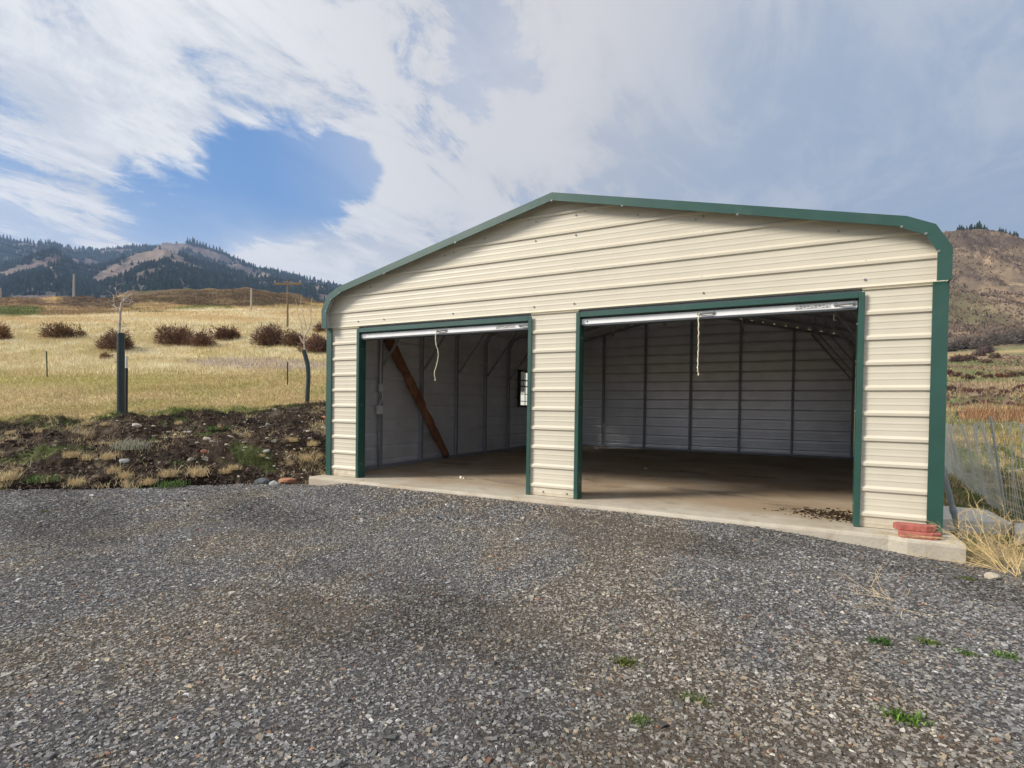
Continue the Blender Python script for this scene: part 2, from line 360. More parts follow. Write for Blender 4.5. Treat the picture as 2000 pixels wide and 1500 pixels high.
def forest_mask(px, py, x, y):
    n = fbm(x*.008, y*.008, 5, 130)-.5
    def ell(cx, cy, rx, ry, t=0):
        a, b_ = px-cx, py-cy; ct, st = math.cos(t), math.sin(t)
        return ((a*ct+b_*st)/rx)**2 + ((-a*st+b_*ct)/ry)**2
    m = 0
    for e in ((0, 500, 82, 24, .1), (120, 562, 260, 18, 0), (60, 548, 60, 22, 0), (150, 532, 42, 14, .2), (225, 508, 36, 9, .15), (250, 565, 120, 14, 0),
              (320, 545, 40, 12, -.2), (400, 550, 66, 20, .3), (380, 507, 46, 12, .55), (470, 565, 90, 22, .2), (570, 568, 60, 14, .25), (440, 530, 60, 12, .4), (0, 560, 60, 26, 0)):
        m = np.maximum(m, 1-ell(*e))
    keep = np.maximum(1-ell(228, 531, 56, 15, -.42), 1-ell(62, 522, 72, 8, -.28))
    return ss(-.05, .25, m + n*1.5 - 1.6*np.maximum(keep, 0))
PR = np.array([V[:, 0], V[:, 1], V[:, 2]]).T
m_ground = vmat('ground_cover', .95, .38, scales=((.05, .6), (1.1, .6), (14, .9), (90, .7)), bump=.03, bscale=12, spec=.1)
gcol = ground_col(PR)
g_ob = npmesh('ground', V, FQ, m_ground, gcol, smooth=True); g_ob['kind'] = 'structure'

# ------------------------------------------------------------------ gravel driveway
gx = np.arange(-14, 16.01, .06); gy = np.arange(-16, -.29, .06); X, Y = np.meshgrid(gx, gy)
inside = drive_mask(X, Y); Z = gz(X, Y)*1.0 + .004 - .05*(1-ss(0, .22, inside))
ok = (inside > -.06); ok2 = ok[:-1, :-1] & ok[1:, :-1] & ok[:-1, 1:] & ok[1:, 1:]
ii = np.arange(X.size).reshape(X.shape); Q = np.stack([ii[:-1, :-1], ii[:-1, 1:], ii[1:, 1:], ii[1:, :-1]], -1)[ok2]
PV = np.stack([X, Y, Z], -1).reshape(-1, 3)
used = np.unique(Q); rem = np.full(X.size, -1); rem[used] = np.arange(len(used))
PV = PV[used]; Q = rem[Q]
def grav_tone(x, y):
    a = fbm(x*.5+y*.3, y*.9, 5, 210); b_ = fbm(x*1.4+4, y*.7, 4, 211)+.10*ss(4, 7, x)*ss(-1.5, -3, y)
    return a, b_
def grav_base(x, y):
    a, b_ = grav_tone(x, y)
    c = lerp(lerp(np.array([.085, .081, .080]), [.055, .046, .040], ss(.5, .68, a)), [.10, .083, .066], ss(.52, .7, b_))
    return c
m_grit = vmat('gravel_bed', .95, .75, scales=((70, .9), (160, .9)), bump=.012, bscale=75, spec=.15)
dw = npmesh('driveway', PV, Q, m_grit, grav_base(PV[:, 0], PV[:, 1]), smooth=True); dw['kind'] = 'structure'

def stones(n_pts, P, size, colr, flat=.55, seed=1, tilt=.5):
    r = np.random.default_rng(seed); n = len(P)
    base = np.array([[-1,-1,-1],[1,-1,-1],[1,1,-1],[-1,1,-1],[-1,-1,1],[1,-1,1],[1,1,1],[-1,1,1]], float)*.5
    v = base[None] + r.uniform(-.26, .26, (n, 8, 3))
    v[:, 4:, :2] *= r.uniform(.45, .95, (n, 1, 1))
    sc_ = np.stack([size*r.uniform(.9, 1.5, n), size*r.uniform(.6, 1., n), size*flat*r.uniform(.7, 1.2, n)], -1)
    v *= sc_[:, None]
    th = r.uniform(0, 2*np.pi, n); c, s = np.cos(th), np.sin(th)
    tx = r.normal(0, tilt*.5, n); ct, st = np.cos(tx), np.sin(tx)
    y1 = v[..., 1]*ct[:, None]-v[..., 2]*st[:, None]; z1 = v[..., 1]*st[:, None]+v[..., 2]*ct[:, None]
    x2 = v[..., 0]*c[:, None]-y1*s[:, None]; y2 = v[..., 0]*s[:, None]+y1*c[:, None]
    o = np.stack([x2, y2, z1], -1) + P[:, None]
    fq = np.array([(0,3,2,1),(4,5,6,7),(0,1,5,4),(1,2,6,5),(2,3,7,6),(3,0,4,7)])
    Fc = (fq[None] + (np.arange(n)*8)[:, None, None]).reshape(-1, 4)
    return o.reshape(-1, 3), Fc, np.repeat(colr, 8, 0)
def scatter_view(dens, d0, d1, t0, t1, seed):
    """random ground points between two forward depths and two bearings (tangents)"""
    r = np.random.default_rng(seed); area = (t1-t0)*(d1*d1-d0*d0)/2; n = int(area*dens)
    d = np.sqrt(r.uniform(d0*d0, d1*d1, n)); t = r.uniform(t0, t1, n)
    fl = math.hypot(F[0], F[1]); Fh = F[:2]/fl; Rh = np.array([-Fh[1]*-1, -Fh[0]]) if False else np.array([Fh[1], -Fh[0]])
    return CAM[0]+d*Fh[0]+d*t*Rh[0], CAM[1]+d*Fh[1]+d*t*Rh[1], d, t
def stone_cols(n, x, y, r):
    a, b_ = grav_tone(x, y)
    base = np.array([.174, .170, .168]); u = r.uniform(0, 1, n)
    c = np.tile(base, (n, 1))*r.lognormal(0, .36, (n, 1))
    tan = (u < .12); c[tan] = np.array([.24, .205, .16])*r.lognormal(0, .3, (tan.sum(), 1))
    red = (u > .985); c[red] = np.array([.20, .11, .07])*r.lognormal(0, .3, (red.sum(), 1))
    pale = (u > .90) & (u < .96); c[pale] = np.array([.34, .335, .32])*r.lognormal(0, .2, (pale.sum(), 1))
    c *= (1.08-.34*ss(.42, .66, a))[:, None]; c = c*lerp(np.ones((n, 3)), [1.14, 1.08, .97], ss(.48, .68, b_))
    return np.clip(c, .01, .6)
VS, FS, CS = [], [], []; off = 0
for k, (dens, d0, d1, sz, sd, t0_, t1_) in enumerate(((6800, 1.3, 3.2, .0116, 1, -1.02, 1.05), (5400, 3.2, 5.5, .0122, 2, -1.02, 1.05), (2700, 5.5, 9.8, .016, 3, -1.02, 1.05), (60, 1.3, 8, .018, 4, -1.02, 1.05), (1300, 1.0, 9, .020, 5, -2.0, -1.02), (1300, 1.0, 9, .020, 6, 1.05, 2.0))):
    x, y, d, t = scatter_view(dens, d0, d1, t0_, t1_, 300+sd)
    r = np.random.default_rng(400+sd); keep = drive_mask(x, y) > r.uniform(-.1, .12, len(x)); x, y = x[keep], y[keep]
    size = sz*r.lognormal(0, .26, len(x)); P = np.stack([x, y, gz(x, y)+size*.16], -1)
    o, fc, cc = stones(len(x), P, size, stone_cols(len(x), x, y, r), seed=500+sd)
    VS.append(o); FS.append(fc+off); CS.append(cc); off += len(o)
st = npmesh('gravel', np.concatenate(VS), np.concatenate(FS), m_stone, np.concatenate(CS))
tag(st, 'crushed dark grey gravel spread over the whole driveway', 'gravel', kind='stuff')

# ------------------------------------------------------------------ grass blades
def blades(x, y, z, h, w, lean, colr, seed=0, bend=True):
    r = np.random.default_rng(seed); n = len(x); th = r.uniform(0, 2*np.pi, n); ph = r.uniform(0, 2*np.pi, n)
    wx, wy = np.cos(th)*w/2, np.sin(th)*w/2; lx, ly = np.cos(ph)*lean*h, np.sin(ph)*lean*h
    z0 = z-.01
    a = np.stack([x-wx, y-wy, z0], -1); b_ = np.stack([x+wx, y+wy, z0], -1)
    if bend:
        c = np.stack([x+wx*.7+lx*.35, y+wy*.7+ly*.35, z+h*.6], -1); d = np.stack([x-wx*.7+lx*.35, y-wy*.7+ly*.35, z+h*.6], -1)
        e = np.stack([x+lx, y+ly, z+h], -1)
        Vv = np.stack([a, b_, c, d, e], 1).reshape(-1, 3); o = (np.arange(n)*5)[:, None, None]
        Fc = (np.array([[0, 1, 2], [0, 2, 3], [3, 2, 4]])[None]+o).reshape(-1, 3); return Vv, Fc, np.repeat(colr, 5, 0)
    e = np.stack([x+lx, y+ly, z+h], -1); Vv = np.stack([a, b_, e], 1).reshape(-1, 3)
    return Vv, np.arange(3*n).reshape(-1, 3), np.repeat(colr, 3, 0)
class Acc:
    def __init__(s): s.V, s.F, s.C, s.o = [], [], [], 0
    def add(s, t): s.V.append(t[0]); s.F.append(t[1]+s.o); s.C.append(t[2]); s.o += len(t[0])
    def build(s, name, m, **k): return npmesh(name, np.concatenate(s.V), np.concatenate(s.F), m, np.concatenate(s.C), **k)
def gcols(x, y, z, r, gain=1.15, sd=.22):
    P = np.stack([x, y, z], -1); c = ground_col(P)*gain*r.lognormal(0, sd, (len(x), 1)); return np.clip(c, .01, .75)
acc = Acc()
for (dens, d0, d1, h, w, lean, sd) in ((1300, 8.8, 13, .045, .010, .9, 1), (520, 13, 19.5, .06, .016, .9, 2), (220, 19.5, 34, .13, .022, .6, 3), (50, 34, 60, .15, .045, .6, 4), (14, 60, 125, .2, .11, .6, 5)):
    x, y, d, t = scatter_view(dens, d0, d1, -1.0, -.27, 600+sd); r = np.random.default_rng(700+sd)
    cdp = np.interp(t*f_px+CX, [-600, 0, 110, 236, 400, 600, 660], [9.4, 9.6, 9.6, 9.9, 10.7, 12.4, 13])
    z = ground_z(x, y); keep = (d > cdp-.25+r.uniform(-.3, .3, len(x))) & ~((x > -.4) & (x < 7.6) & (y < 9)); x, y, z = x[keep], y[keep], z[keep]
    hh = h*r.lognormal(0, .3, len(x))*(.6+.8*fbm(x*.5, y*.5, 3, 300))
    acc.add(blades(x, y, z, hh, np.full(len(x), w), lean*r.uniform(.3, 1, len(x)), gcols(x, y, z, r), 800+sd, bend=sd < 3))
tag(acc.build('grass', m_grass), 'dry olive and straw coloured grass covering the sloping field', 'grass', kind='stuff')
acc = Acc()
for (dens, d0, d1, h, w, lean, sd) in ((900, 6.3, 10, .07, .008, .8, 11), (420, 10, 18, .13, .014, .7, 12), (90, 18, 40, .14, .03, .6, 13), (20, 40, 110, .22, .09, .5, 14)):
    x, y, d, t = scatter_view(dens, d0, d1, .74, 1.02, 600+sd); r = np.random.default_rng(700+sd)
    keep = (x > 7.6) & (fbm(x*1.5, y*1.5, 3, 301) > .42); x, y = x[keep], y[keep]; z = ground_z(x, y)
    acc.add(blades(x, y, z, h*r.lognormal(0, .35, len(x)), np.full(len(x), w), lean*r.uniform(.3, 1, len(x)), gcols(x, y, z, r, 1.25, .3), 800+sd, bend=sd < 13))
tag(acc.build('rough_grass', m_grass), 'patchy green and straw grass behind the wire fence', 'grass', kind='stuff')
# sparse litter of stalks, sprouts and small stones on the dirt bank
acc = Acc(); x, y, d, t = scatter_view(900, 6.9, 13, -1.0, -.27, 650); r = np.random.default_rng(750)
cdp = np.interp(t*f_px+CX, [-600, 0, 110, 236, 400, 600, 660], [9.4, 9.6, 9.6, 9.9, 10.7, 12.4, 13])
nn = fbm(x*2.3, y*2.3, 4, 106); gg = fbm(x*1.3, y*1.3, 4, 105)
toed = toe(t*f_px+CX); edge = np.exp(-((d-toed-.03)/.10)**2)*ss(.35, .6, fbm(x*1.7, y*1.7, 3, 640))
sel = (((nn > .64) | (edge > r.uniform(.2, 1.2, len(x)))) | ((gg > .66) & (r.uniform(0, 1, len(x)) < .5)) | (r.uniform(0, 1, len(x)) < .03)) & (d < cdp) & (x < -.15) & (drive_mask(x, y) < .12)
x, y, nn, gg, edge = x[sel], y[sel], nn[sel], gg[sel], edge[sel]; n = len(x); z = ground_z(x, y)
cl = np.where(((gg > .66) & (nn < .64) & (edge < .3))[:, None], np.array([.10, .17, .035]), np.array([.62, .47, .27]))*r.lognormal(0, .3, (n, 1))
acc.add(blades(x, y, z, .045*r.lognormal(0, .4, n), np.full(n, .007), r.uniform(.5, 1.6, n), np.clip(cl, .01, .7), 850))
tag(acc.build('weeds', m_grass), 'thin straw and green sprouts scattered over the dirt bank', 'weeds', kind='stuff')
x, y, d, t = scatter_view(60, 7.2, 12.5, -1.0, -.27, 660); r = np.random.default_rng(760); n0 = r.uniform(0, 1, len(x))
sel = (x < -.3) & (drive_mask(x, y) < 0) & (n0 < .25+.75*ss(-.75, -.35, t)); x, y = x[sel], y[sel]; z = ground_z(x, y); n = len(x)
size = .028*r.lognormal(0, .45, n)
cl = np.where((r.uniform(0, 1, n) < .5)[:, None], np.array([.36, .32, .26]), np.array([.10, .075, .055]))*r.lognormal(0, .25, (n, 1))
xc, yc, dc_, tc_ = scatter_view(420, 7.0, 12.6, -1.0, -.27, 670); rc = np.random.default_rng(770)
cdp = np.interp(tc_*f_px+CX, [-600, 0, 110, 236, 400, 600, 660], [9.4, 9.6, 9.6, 9.9, 10.7, 12.4, 13]); sel = (xc < -.25) & (drive_mask(xc, yc) < -.02) & (dc_ < cdp+.2) & (fbm(xc*1.1, yc*1.1, 3, 771) > .40)
xc, yc = xc[sel], yc[sel]; nc_ = len(xc); ccl = np.clip(np.array([.062, .043, .030])*rc.lognormal(0, .4, (nc_, 1)), .01, .3); qc = stones(nc_, np.stack([xc, yc, ground_z(xc, yc)], -1), .024*rc.lognormal(0, .5, nc_), ccl, flat=.7, seed=79)
tag(npmesh('soil_clods', qc[0], qc[1], m_cobble, qc[2]), 'dark crumbly clods of soil on the dirt bank', 'soil', kind='stuff')
tag(npmesh('pebbles', *(lambda q: (q[0], q[1]))(stones(n, np.stack([x, y, z], -1), size, cl, seed=77)), m_cobble, np.repeat(np.clip(cl, .01, .6), 8, 0)),
    'small pale and brown pebbles strewn over the dirt bank', 'pebbles', kind='stuff')

# ------------------------------------------------------------------ garage
W, D, H = 7.23, 8.255, 2.13
A1, A2_, B1, B2 = .576, 3.334, 3.8925, 6.645
GR = empty('garage', (0, 0, 0), 'cream ribbed steel two-bay garage with dark green trim and both roll-up doors raised', 'garage')
PROF = [(0, 2.16), (0, 2.426), (.113, 2.628), (.315, 2.726), (W/2, 3.50), (W-.315, 2.726), (W-.113, 2.628), (W, 2.426), (W, 2.16)]
RP, R0 = .2272, .100
def rib_rows(z0, z1):
    rows = [(z0, 0)]
    k = math.floor((z0-R0)/RP)-1
    while R0+k*RP < z1:
        b_ = R0+k*RP
        for t, o in ((0, 0), (.007, .017), (.030, .019), (.054, .0), (.098, 0), (.101, .0022), (.108, .0022), (.124, 0), (.158, 0), (.161, .0022), (.168, .0022), (.184, 0)):
            if z0+.003 < b_+t < z1-.003: rows.append((b_+t, o))
        k += 1
    rows.append((z1, 0)); return rows
def sheet(name, O, ud, nd, lo, hi, z0, z1, label=None, outer=None, dz=0):
    """ribbed steel sheet; lo/hi give the horizontal extent at a height"""
    mb = MB(); O = Vector(O); ud = Vector(ud); nd = Vector(nd); rows = rib_rows(z0, z1)
    for side, mi in ((0, 0), (-.0025, 1)):
        vs = []
        for z, o in rows:
            for u in (lo(z), hi(z)): vs.append(O + ud*u + nd*(o+side) + Vector((0, 0, z+dz)))
        fs = [(2*i, 2*i+1, 2*i+3, 2*i+2) for i in range(len(rows)-1)]
        mb.add(vs, fs, mi)
    return tag(mb.build(name, [outer or m_cream, m_inner], GR), label)
K = lambda c: (lambda z: c)
sheet('wall_panel', (0, 0, 0), (1, 0, 0), (0, -1, 0), K(.01), K(A1+.02), .004, H+.03)
sheet('wall_panel', (0, 0, 0), (1, 0, 0), (0, -1, 0), K(A2_-.02), K(B1+.02), .004, H+.03)
sheet('wall_panel', (0, 0, 0), (1, 0, 0), (0, -1, 0), K(B2-.02), K(W-.01), .004, H+.03)
pz = [p[1] for p in PROF[:5]]; pxs = [p[0] for p in PROF[:5]]
glo = lambda z: max(.012, float(np.interp(z+.012, pz, pxs))+.01)
sheet('gable_panel', (0, 0, 0), (1, 0, 0), (0, -1, 0), glo, lambda z: W-glo(z), H-.02+.05, 3.47)
# back wall, side walls (the left one has a window hole)
sheet('back_panel', (0, D, 0), (1, 0, 0), (0, 1, 0), lambda z: glo(z) if z > 2.2 else .01, lambda z: W-(glo(z) if z > 2.2 else .01), .004, 3.47)
WY0, WY1, WZ0, WZ1 = 6.31, 7.07, 1.09, 1.92
sheet('side_panel', (0, 0, 0), (0, 1, 0), (-1, 0, 0), K(.01), K(WY0), .004, 2.5)
sheet('side_panel', (0, 0, 0), (0, 1, 0), (-1, 0, 0), K(WY1), K(D-.01), .004, 2.5)
sheet('side_panel', (0, 0, 0), (0, 1, 0), (-1, 0, 0), K(WY0), K(WY1), .004, WZ0)
sheet('side_panel', (0, 0, 0), (0, 1, 0), (-1, 0, 0), K(WY0), K(WY1), WZ1, 2.5)
sheet('side_panel', (W, 0, 0), (0, 1, 0), (1, 0, 0), K(.01), K(D-.01), .004, 2.5)
# roof: sheet following the outline, ribs running front to back
def outline(off):                                   # outline moved inward by off
    pts = [Vector((p[0], p[1])) for p in PROF]; out = []
    for i, p in enumerate(pts):
        d0 = (pts[i]-pts[i-1]).normalized() if i else (pts[1]-pts[0]).normalized()
        d1 = (pts[i+1]-pts[i]).normalized() if i < len(pts)-1 else d0
        n0, n1 = Vector((d0.y, -d0.x)), Vector((d1.y, -d1.x)); n = (n0+n1).normalized(); out.append(p + n*off/max(.3, n.dot(n0)))
    return out
mb = MB(); OV = .127
po = outline(.004)
def rib_pts(off_in):
    res = []
    pts = outline(off_in)
    for i in range(len(pts)-1):
        a, b_ = pts[i], pts[i+1]; L = (b_-a).length; d = (b_-a)/L; n = Vector((-d.y, d.x))
        res.append(a)
        if L > .6:
            k = int(L/.2286)
            for j in range(k):
                s0 = (j+.5)*L/k
                for t, h in ((-.03, 0), (-.012, .016), (.012, .016), (.03, 0)): res.append(a + d*(s0+t) + n*h)
    res.append(pts[-1]); return res
for off, mi in ((.006, 0), (.0085, 1)):
    rp = rib_pts(off); vs = [(p.x, y, p.y) for p in rp for y in (-OV+.004, D+.1)]
    mb.add(vs, [(2*i, 2*i+1, 2*i+3, 2*i+2) for i in range(len(rp)-1)], mi)
mb.build('roof', [m_roof, m_inner], GR)
# roof edge trim: a folded band along the front outline
def band(i0, i1, y0, y1, w, name, lab=None):
    oo, ii_ = outline(-.004), outline(w)
    mb = MB()
    for i in range(i0, i1):
        a, b_, c, d = oo[i], oo[i+1], ii_[i+1], ii_[i]
        vs = [(p.x, y, p.y) for y in (y0, y1) for p in (a, b_, c, d)]
        fs = [(0,3,2,1), (4,5,6,7), (0,1,5,4), (2,3,7,6)]
        if i == i0: fs.append((0, 4, 7, 3))
        if i == i1-1: fs.append((1, 2, 6, 5))
        mb.add(vs, fs)
        # top flange laid over the roof sheet
        tp = outline(-.009); e, g = tp[i], tp[i+1]
        vs = [(p.x, y, p.y) for y in (y0, y0+.11) for p in (a, b_, g, e)]; 
        mb.add(vs, [(0,3,2,1)[::-1], (4,5,6,7), (0,1,5,4), (2,3,7,6), (0,4,7,3), (1,2,6,5)])
    return tag(mb.build(name, m_green, GR), lab)
band(0, 3, -OV-.012, -OV, .092, 'eave_trim'); band(3, 5, -OV-.010, -OV+.002, .080, 'roof_trim')
band(5, 8, -OV-.012, -OV, .092, 'eave_trim')
# corner trims
for x0, x1, sx in ((-.012, .085, -1), (W-.10, W+.012, 1)):
    mb = MB(); mb.box((x0, -.034, .0), (x1, -.022, 2.17)); xs = x0 if sx < 0 else x1-.012
    mb.box((xs, -.022, 0), (xs+.012, .09, 2.17)); mb.build('corner_trim', m_green, GR)
# door frames: face trim, deep reveal
def door(x0, x1, tagd, cord_px, hnd_px, lab_px, cordtop, corddrop):
    fw = .046; y0, y1 = -.036, .115; mb = MB()
    mb.box((x0, y0, .002), (x0+fw, y0+.012, H)); mb.box((x0+fw-.012, y0+.012, .002), (x0+fw, y1, H-.055)); bevel(mb.build('door_jamb', m_green, GR), .003, 1)
    mb = MB(); mb.box((x1-fw, y0, .002), (x1, y0+.012, H)); mb.box((x1-fw, y0+.012, .002), (x1-fw+.012, y1, H-.055)); bevel(mb.build('door_jamb', m_green, GR), .003, 1)
    mb = MB(); mb.box((x0+fw+.001, y0, H-.052), (x1-fw-.001, y0+.012, H+.004)); mb.box((x0+fw, y0+.0121, H-.052), (x1-fw, y1, H-.040)); bevel(mb.build('door_header', m_green, GR), .003, 1)
    # back of the framing: square tubes round the opening
    mb = MB(); mb.box((x0-.02, .02, 0), (x0+.030, .08, 2.3)); mb.build('frame_post', m_galv, GR)
    mb = MB(); mb.box((x1-.030, .02, 0), (x1+.02, .08, 2.3)); mb.build('frame_post', m_galv, GR)
    mb = MB(); mb.box((x0+.03, .02, H-.03), (x1-.03, .08, H+.03)); mb.build('frame_header', m_galv, GR)
    # raised roll-up door: coil, curtain, bottom bar
    yb = .020; zt, zb = 2.062, 2.000
    mb = MB(); n = 40; xs = (x0+.02, x1-.02); vs = []
    for xx in xs:
        for j in range(n):
            a = 2*math.pi*j/n; rr = .19 + (.006 if j % 2 else 0); vs.append((xx, .40+rr*math.cos(a), 2.42+rr*math.sin(a)))
    fs = [(j, (j+1) % n, n+(j+1) % n, n+j) for j in range(n)] + [tuple(range(n)), tuple(range(n, 2*n))[::-1]]
    mb.add(vs, fs); mb.box((x0+.05, .086, zt-.01), (x1-.05, .092, 2.42))
    dr = tag(mb.build('roll_up_door', m_inner, GR), tagd)
    mb = MB(); mb.box((x0+.052, yb-.012, zb), (x1-.052, yb+.012, zt)); bevel(mb.build('bottom_bar', m_bar, dr), .004, 2)
    mb = MB(); mb.box((x0+.054, yb-.016, zb-.022), (x1-.054, yb+.09, zb-.0005)); bevel(mb.build('rubber_seal', m_rubber, dr), .004, 1)
    def hz_(px): return float(on(px, 600, 1, yb)[0])
    for hp in hnd_px:
        xa, xb = hz_(hp[0]), hz_(hp[1]); zc = (zt+zb)/2+.002; mb = MB()
        for xx in (xa+.012, xb-.012):
            mb.tube([(xx, yb-.0125, zc), (xx, yb-.018, zc)], .017, 12); mb.tube([(xx, yb-.018, zc), (xx, yb-.021, zc)], .007, 8)
        k = 9; mb.tube([(xa+.012+(xb-xa-.024)*j/(k-1), yb-.020-.022*math.sin(math.pi*j/(k-1)), zc) for j in range(k)], [.006+.004*math.sin(math.pi*j/(k-1)) for j in range(k)], 8)
        mb.build('pull_handle', m_zinc, dr, smooth=False)
    xa, xb = hz_(lab_px[0]), hz_(lab_px[1]); mb = MB(); mb.box((xa, yb-.0145, zb+.012), (xb, yb-.0122, zt-.010)); st_ = mb.build('sticker', m_label, dr)
    for k in range(9):
        u = xa+.006+(xb-xa-.012)*k/9; 
        for q, (za, zb_) in enumerate(((.036, .041), (.026, .029), (.018, .021))):
            if (k*7+q*3) % 5 == 0: continue
            mb = None
            pass
    mb = MB()
    for k in range(9):
        u = xa+.008+(xb-xa-.016)*k/9
        for q, (za, zc_) in enumerate(((.036, .042), (.026, .030), (.017, .021))):
            if (k*7+q*3) % 4 == 0: continue
            mb.box((u, yb-.0152, zb+za), (u+(xb-xa)/13, yb-.0144, zb+zc_))
    mb.build('print', m_ink, dr)
    mb = MB(); xx = x0+.12; mb.tube([(xx, yb-.0125, zb+.03), (xx, yb-.017, zb+.03)], .008, 8); mb.build('bolt_head', m_dark, dr)
    # pull cord
    P = [on(a, b_, 1, yb-.045) for a, b_ in cord_px]; mb = MB(); pts = []
    for i in range(len(P)-1):
        for t in np.linspace(0, 1, 5, endpoint=False):
            p = P[i]*(1-t)+P[i+1]*t; pts.append((p[0]+.003*math.sin(i*4+t*9), p[1]+.01*math.sin(i*2.1+t*3), p[2]))
    pts.append(tuple(P[-1])); mb.tube(pts, [.0062+.001*math.sin(i*1.9) for i in range(len(pts))], 7)
    e = P[-1]; mb.tube([(e[0], e[1], e[2]-.001), (e[0]+.003, e[1], e[2]-.022)], [.009, .006], 7)
    mb.build('pull_cord', m_rope, dr, smooth=True)
    return dr
door(A1, A2_, 'left raised door', [(853, 645), (850, 655), (852, 668), (856, 690), (854, 706), (849, 730), (850, 741)], [(854, 875), (1015, 1036)], (970, 1008), 0, 0)
dr = door(B1, B2, 'right raised door', [(1366, 611), (1364, 622), (1365, 650), (1364, 675), (1363, 700), (1363, 722), (1364, 730)], [(1363, 1398), (1629, 1672)], (1553, 1622), 0, 0)
# stub of cord by the right handle
P = [on(a, b_, 1, .18) for a, b_ in [(1629, 608), (1629, 618), (1628, 624), (1632, 626)]]; mb = MB(); mb.tube(P, .005, 6); mb.build('cord_stub', m_rope, dr, smooth=True)
# screws
smb = MB(); smb.tube([(0, 0, 0), (0, -.004, 0)], .011, 10); smb.tube([(0, -.004, 0), (0, -.010, 0)], .0065, 6)
s0 = smb.build('screw', m_zinc, GR); first = True
scr = []
for xx, top in ((1.05, 2.80), (2.20, 3.05), (A2_+.02, 3.30), (3.86, 3.38), (5.25, 3.05), (6.65, 2.72), (.58, 2.7)):
    k = 0
    z = 2.245
    while z < top:
        scr.append((xx+random.uniform(-.008, .008), -.003, z)); z += RP if k % 3 else RP*.72; k += 1
for xx in (.03, 3.45, 3.75, 6.9): scr.append((xx+.05, -.003, .05))
for j, t in enumerate((.1, .32, .52, .72, .92)):
    for s_ in (0, 1):
        xx = .5+t*3.0; xx = W-xx if s_ else xx; scr.append((xx, -.003, float(np.interp(min(xx, W-xx), pxs[2:], pz[2:]))-.13))
inn = outline(.085)
for i in (1, 2, 3, 4, 5, 6, 7): scr.append((inn[i].x, -OV-.012, inn[i].y))
for t in (.25, .6):
    for a, b_ in ((3, 4), (4, 5)): q = inn[a].lerp(inn[b_], t); scr.append((q.x, -OV-.010, q.y))
for xx, s_ in ((A1+.047, 1), (B1+.047, 1), (B2-.047, -1), (A2_-.047, -1)):
    for zz in (.2, 1.05, 1.85): scr.append((xx, .03, zz, s_))
for i, q in enumerate(scr):
    o = s0 if i == 0 else s0.copy()
    if i: C.objects.link(o); o.parent = GR
    o.location = q[:3]
    if len(q) == 4: o.rotation_euler = (0, 0, math.pi/2*q[3])
# inner tube frames
def frame(y):
    pts = outline(.045); path = [(pts[0].x, .0)] + [(p.x, p.y) for p in pts[1:-1]] + [(pts[-1].x, 0)]
    mb = MB()
    for i in range(len(path)-1):
        a, b_ = path[i], path[i+1]; mb.bar((a[0], y, a[1]), (b_[0], y, b_[1]), .055, .055, up=(0, 1, 0))
    mb.build('tube_frame', m_galv, GR)
    for s_ in (0, 1):
        a = (.075, y+.03, 1.72); b_ = (.86, y+.03, 2.76)
        if s_: a = (W-a[0], a[1], a[2]); b_ = (W-b_[0], b_[1], b_[2])
        mb = MB(); mb.bar(a, b_, .03, .04, up=(0, 1, 0)); mb.build('knee_brace', m_galv, GR)
for y in (1.11, 2.24, 3.42, 4.59, 5.70, 7.0, 8.17): frame(y)
for x in (1.58, 2.68, 3.8, 4.92, 6.03, .55):
    mb = MB(); zt = float(np.interp(min(x, W-x), pxs[2:], pz[2:]))-.08; mb.box((x-.028, D-.075, .0), (x+.028, D-.02, zt)); mb.build('back_post', m_galv, GR)
for x in (.045, W-.045):
    mb = MB(); mb.box((x-.03, .09, .001), (x+.03, D-.08, .055)); mb.build('base_rail', m_galv, GR)
mb = MB(); mb.box((.08, D-.085, .001), (W-.08, D-.076, .045)); mb.build('base_rail', m_galv, GR)
# window in the left wall
wf = MB(); t = .05
for a, b_ in (((-.03, WY0-t, WZ0-t), (.07, WY1+t, WZ0)), ((-.03, WY0-t, WZ1), (.07, WY1+t, WZ1+t)), ((-.03, WY0-t, WZ0), (.07, WY0, WZ1)), ((-.03, WY1, WZ0), (.07, WY1+t, WZ1))): wf.box(a, b_)
wo = wf.build('window', m_dark, GR)
mb = MB(); mb.box((-.006, WY0, WZ0), (-.002, WY1, WZ1)); mb.build('pane', m_glass, wo)
mb = MB()
for z in (1.18, 1.36, 1.55, 1.70): mb.box((.0, WY0, z), (.015, WY1, z+(.018 if z == 1.36 else .03)*(.6 if z == 1.18 else 1)))
mb.box((.0, WY0+.37, WZ0), (.014, WY0+.385, WZ1)); mb.build('muntin', m_dark, wo)
# wiring on the first post
e = on(748, 745, 0, .08); mb = MB(); mb.box((.075, 1.02, 1.27), (.125, 1.10, 1.40)); bevel(mb.build('junction_box', m_white, GR), .004, 2)
mb = MB(); mb.box((.075, .97, .90), (.13, 1.09, 1.04)); bevel(mb.build('outlet_box', m_white, GR), .004, 2)
mb = MB(); mb.tube([(.1, 1.06, 1.27), (.105, 1.09, 1.22), (.105, 1.09, 1.15), (.1, 1.05, 1.09), (.1, 1.01, 1.04)], .009, 7); mb.tube([(.09, 1.05, 1.40), (.09, 1.06, 1.9), (.09, 1.07, 2.3)], .009, 7)
mb.build('cable', m_white, GR, smooth=True)
mb = MB(); mb.tube([(.09, 1.02, .90), (.09, 1.02, .35), (.075, 1.04, .3), (.075, 1.04, .02)], .014, 8); mb.build('conduit', m_galv, GR, smooth=True)
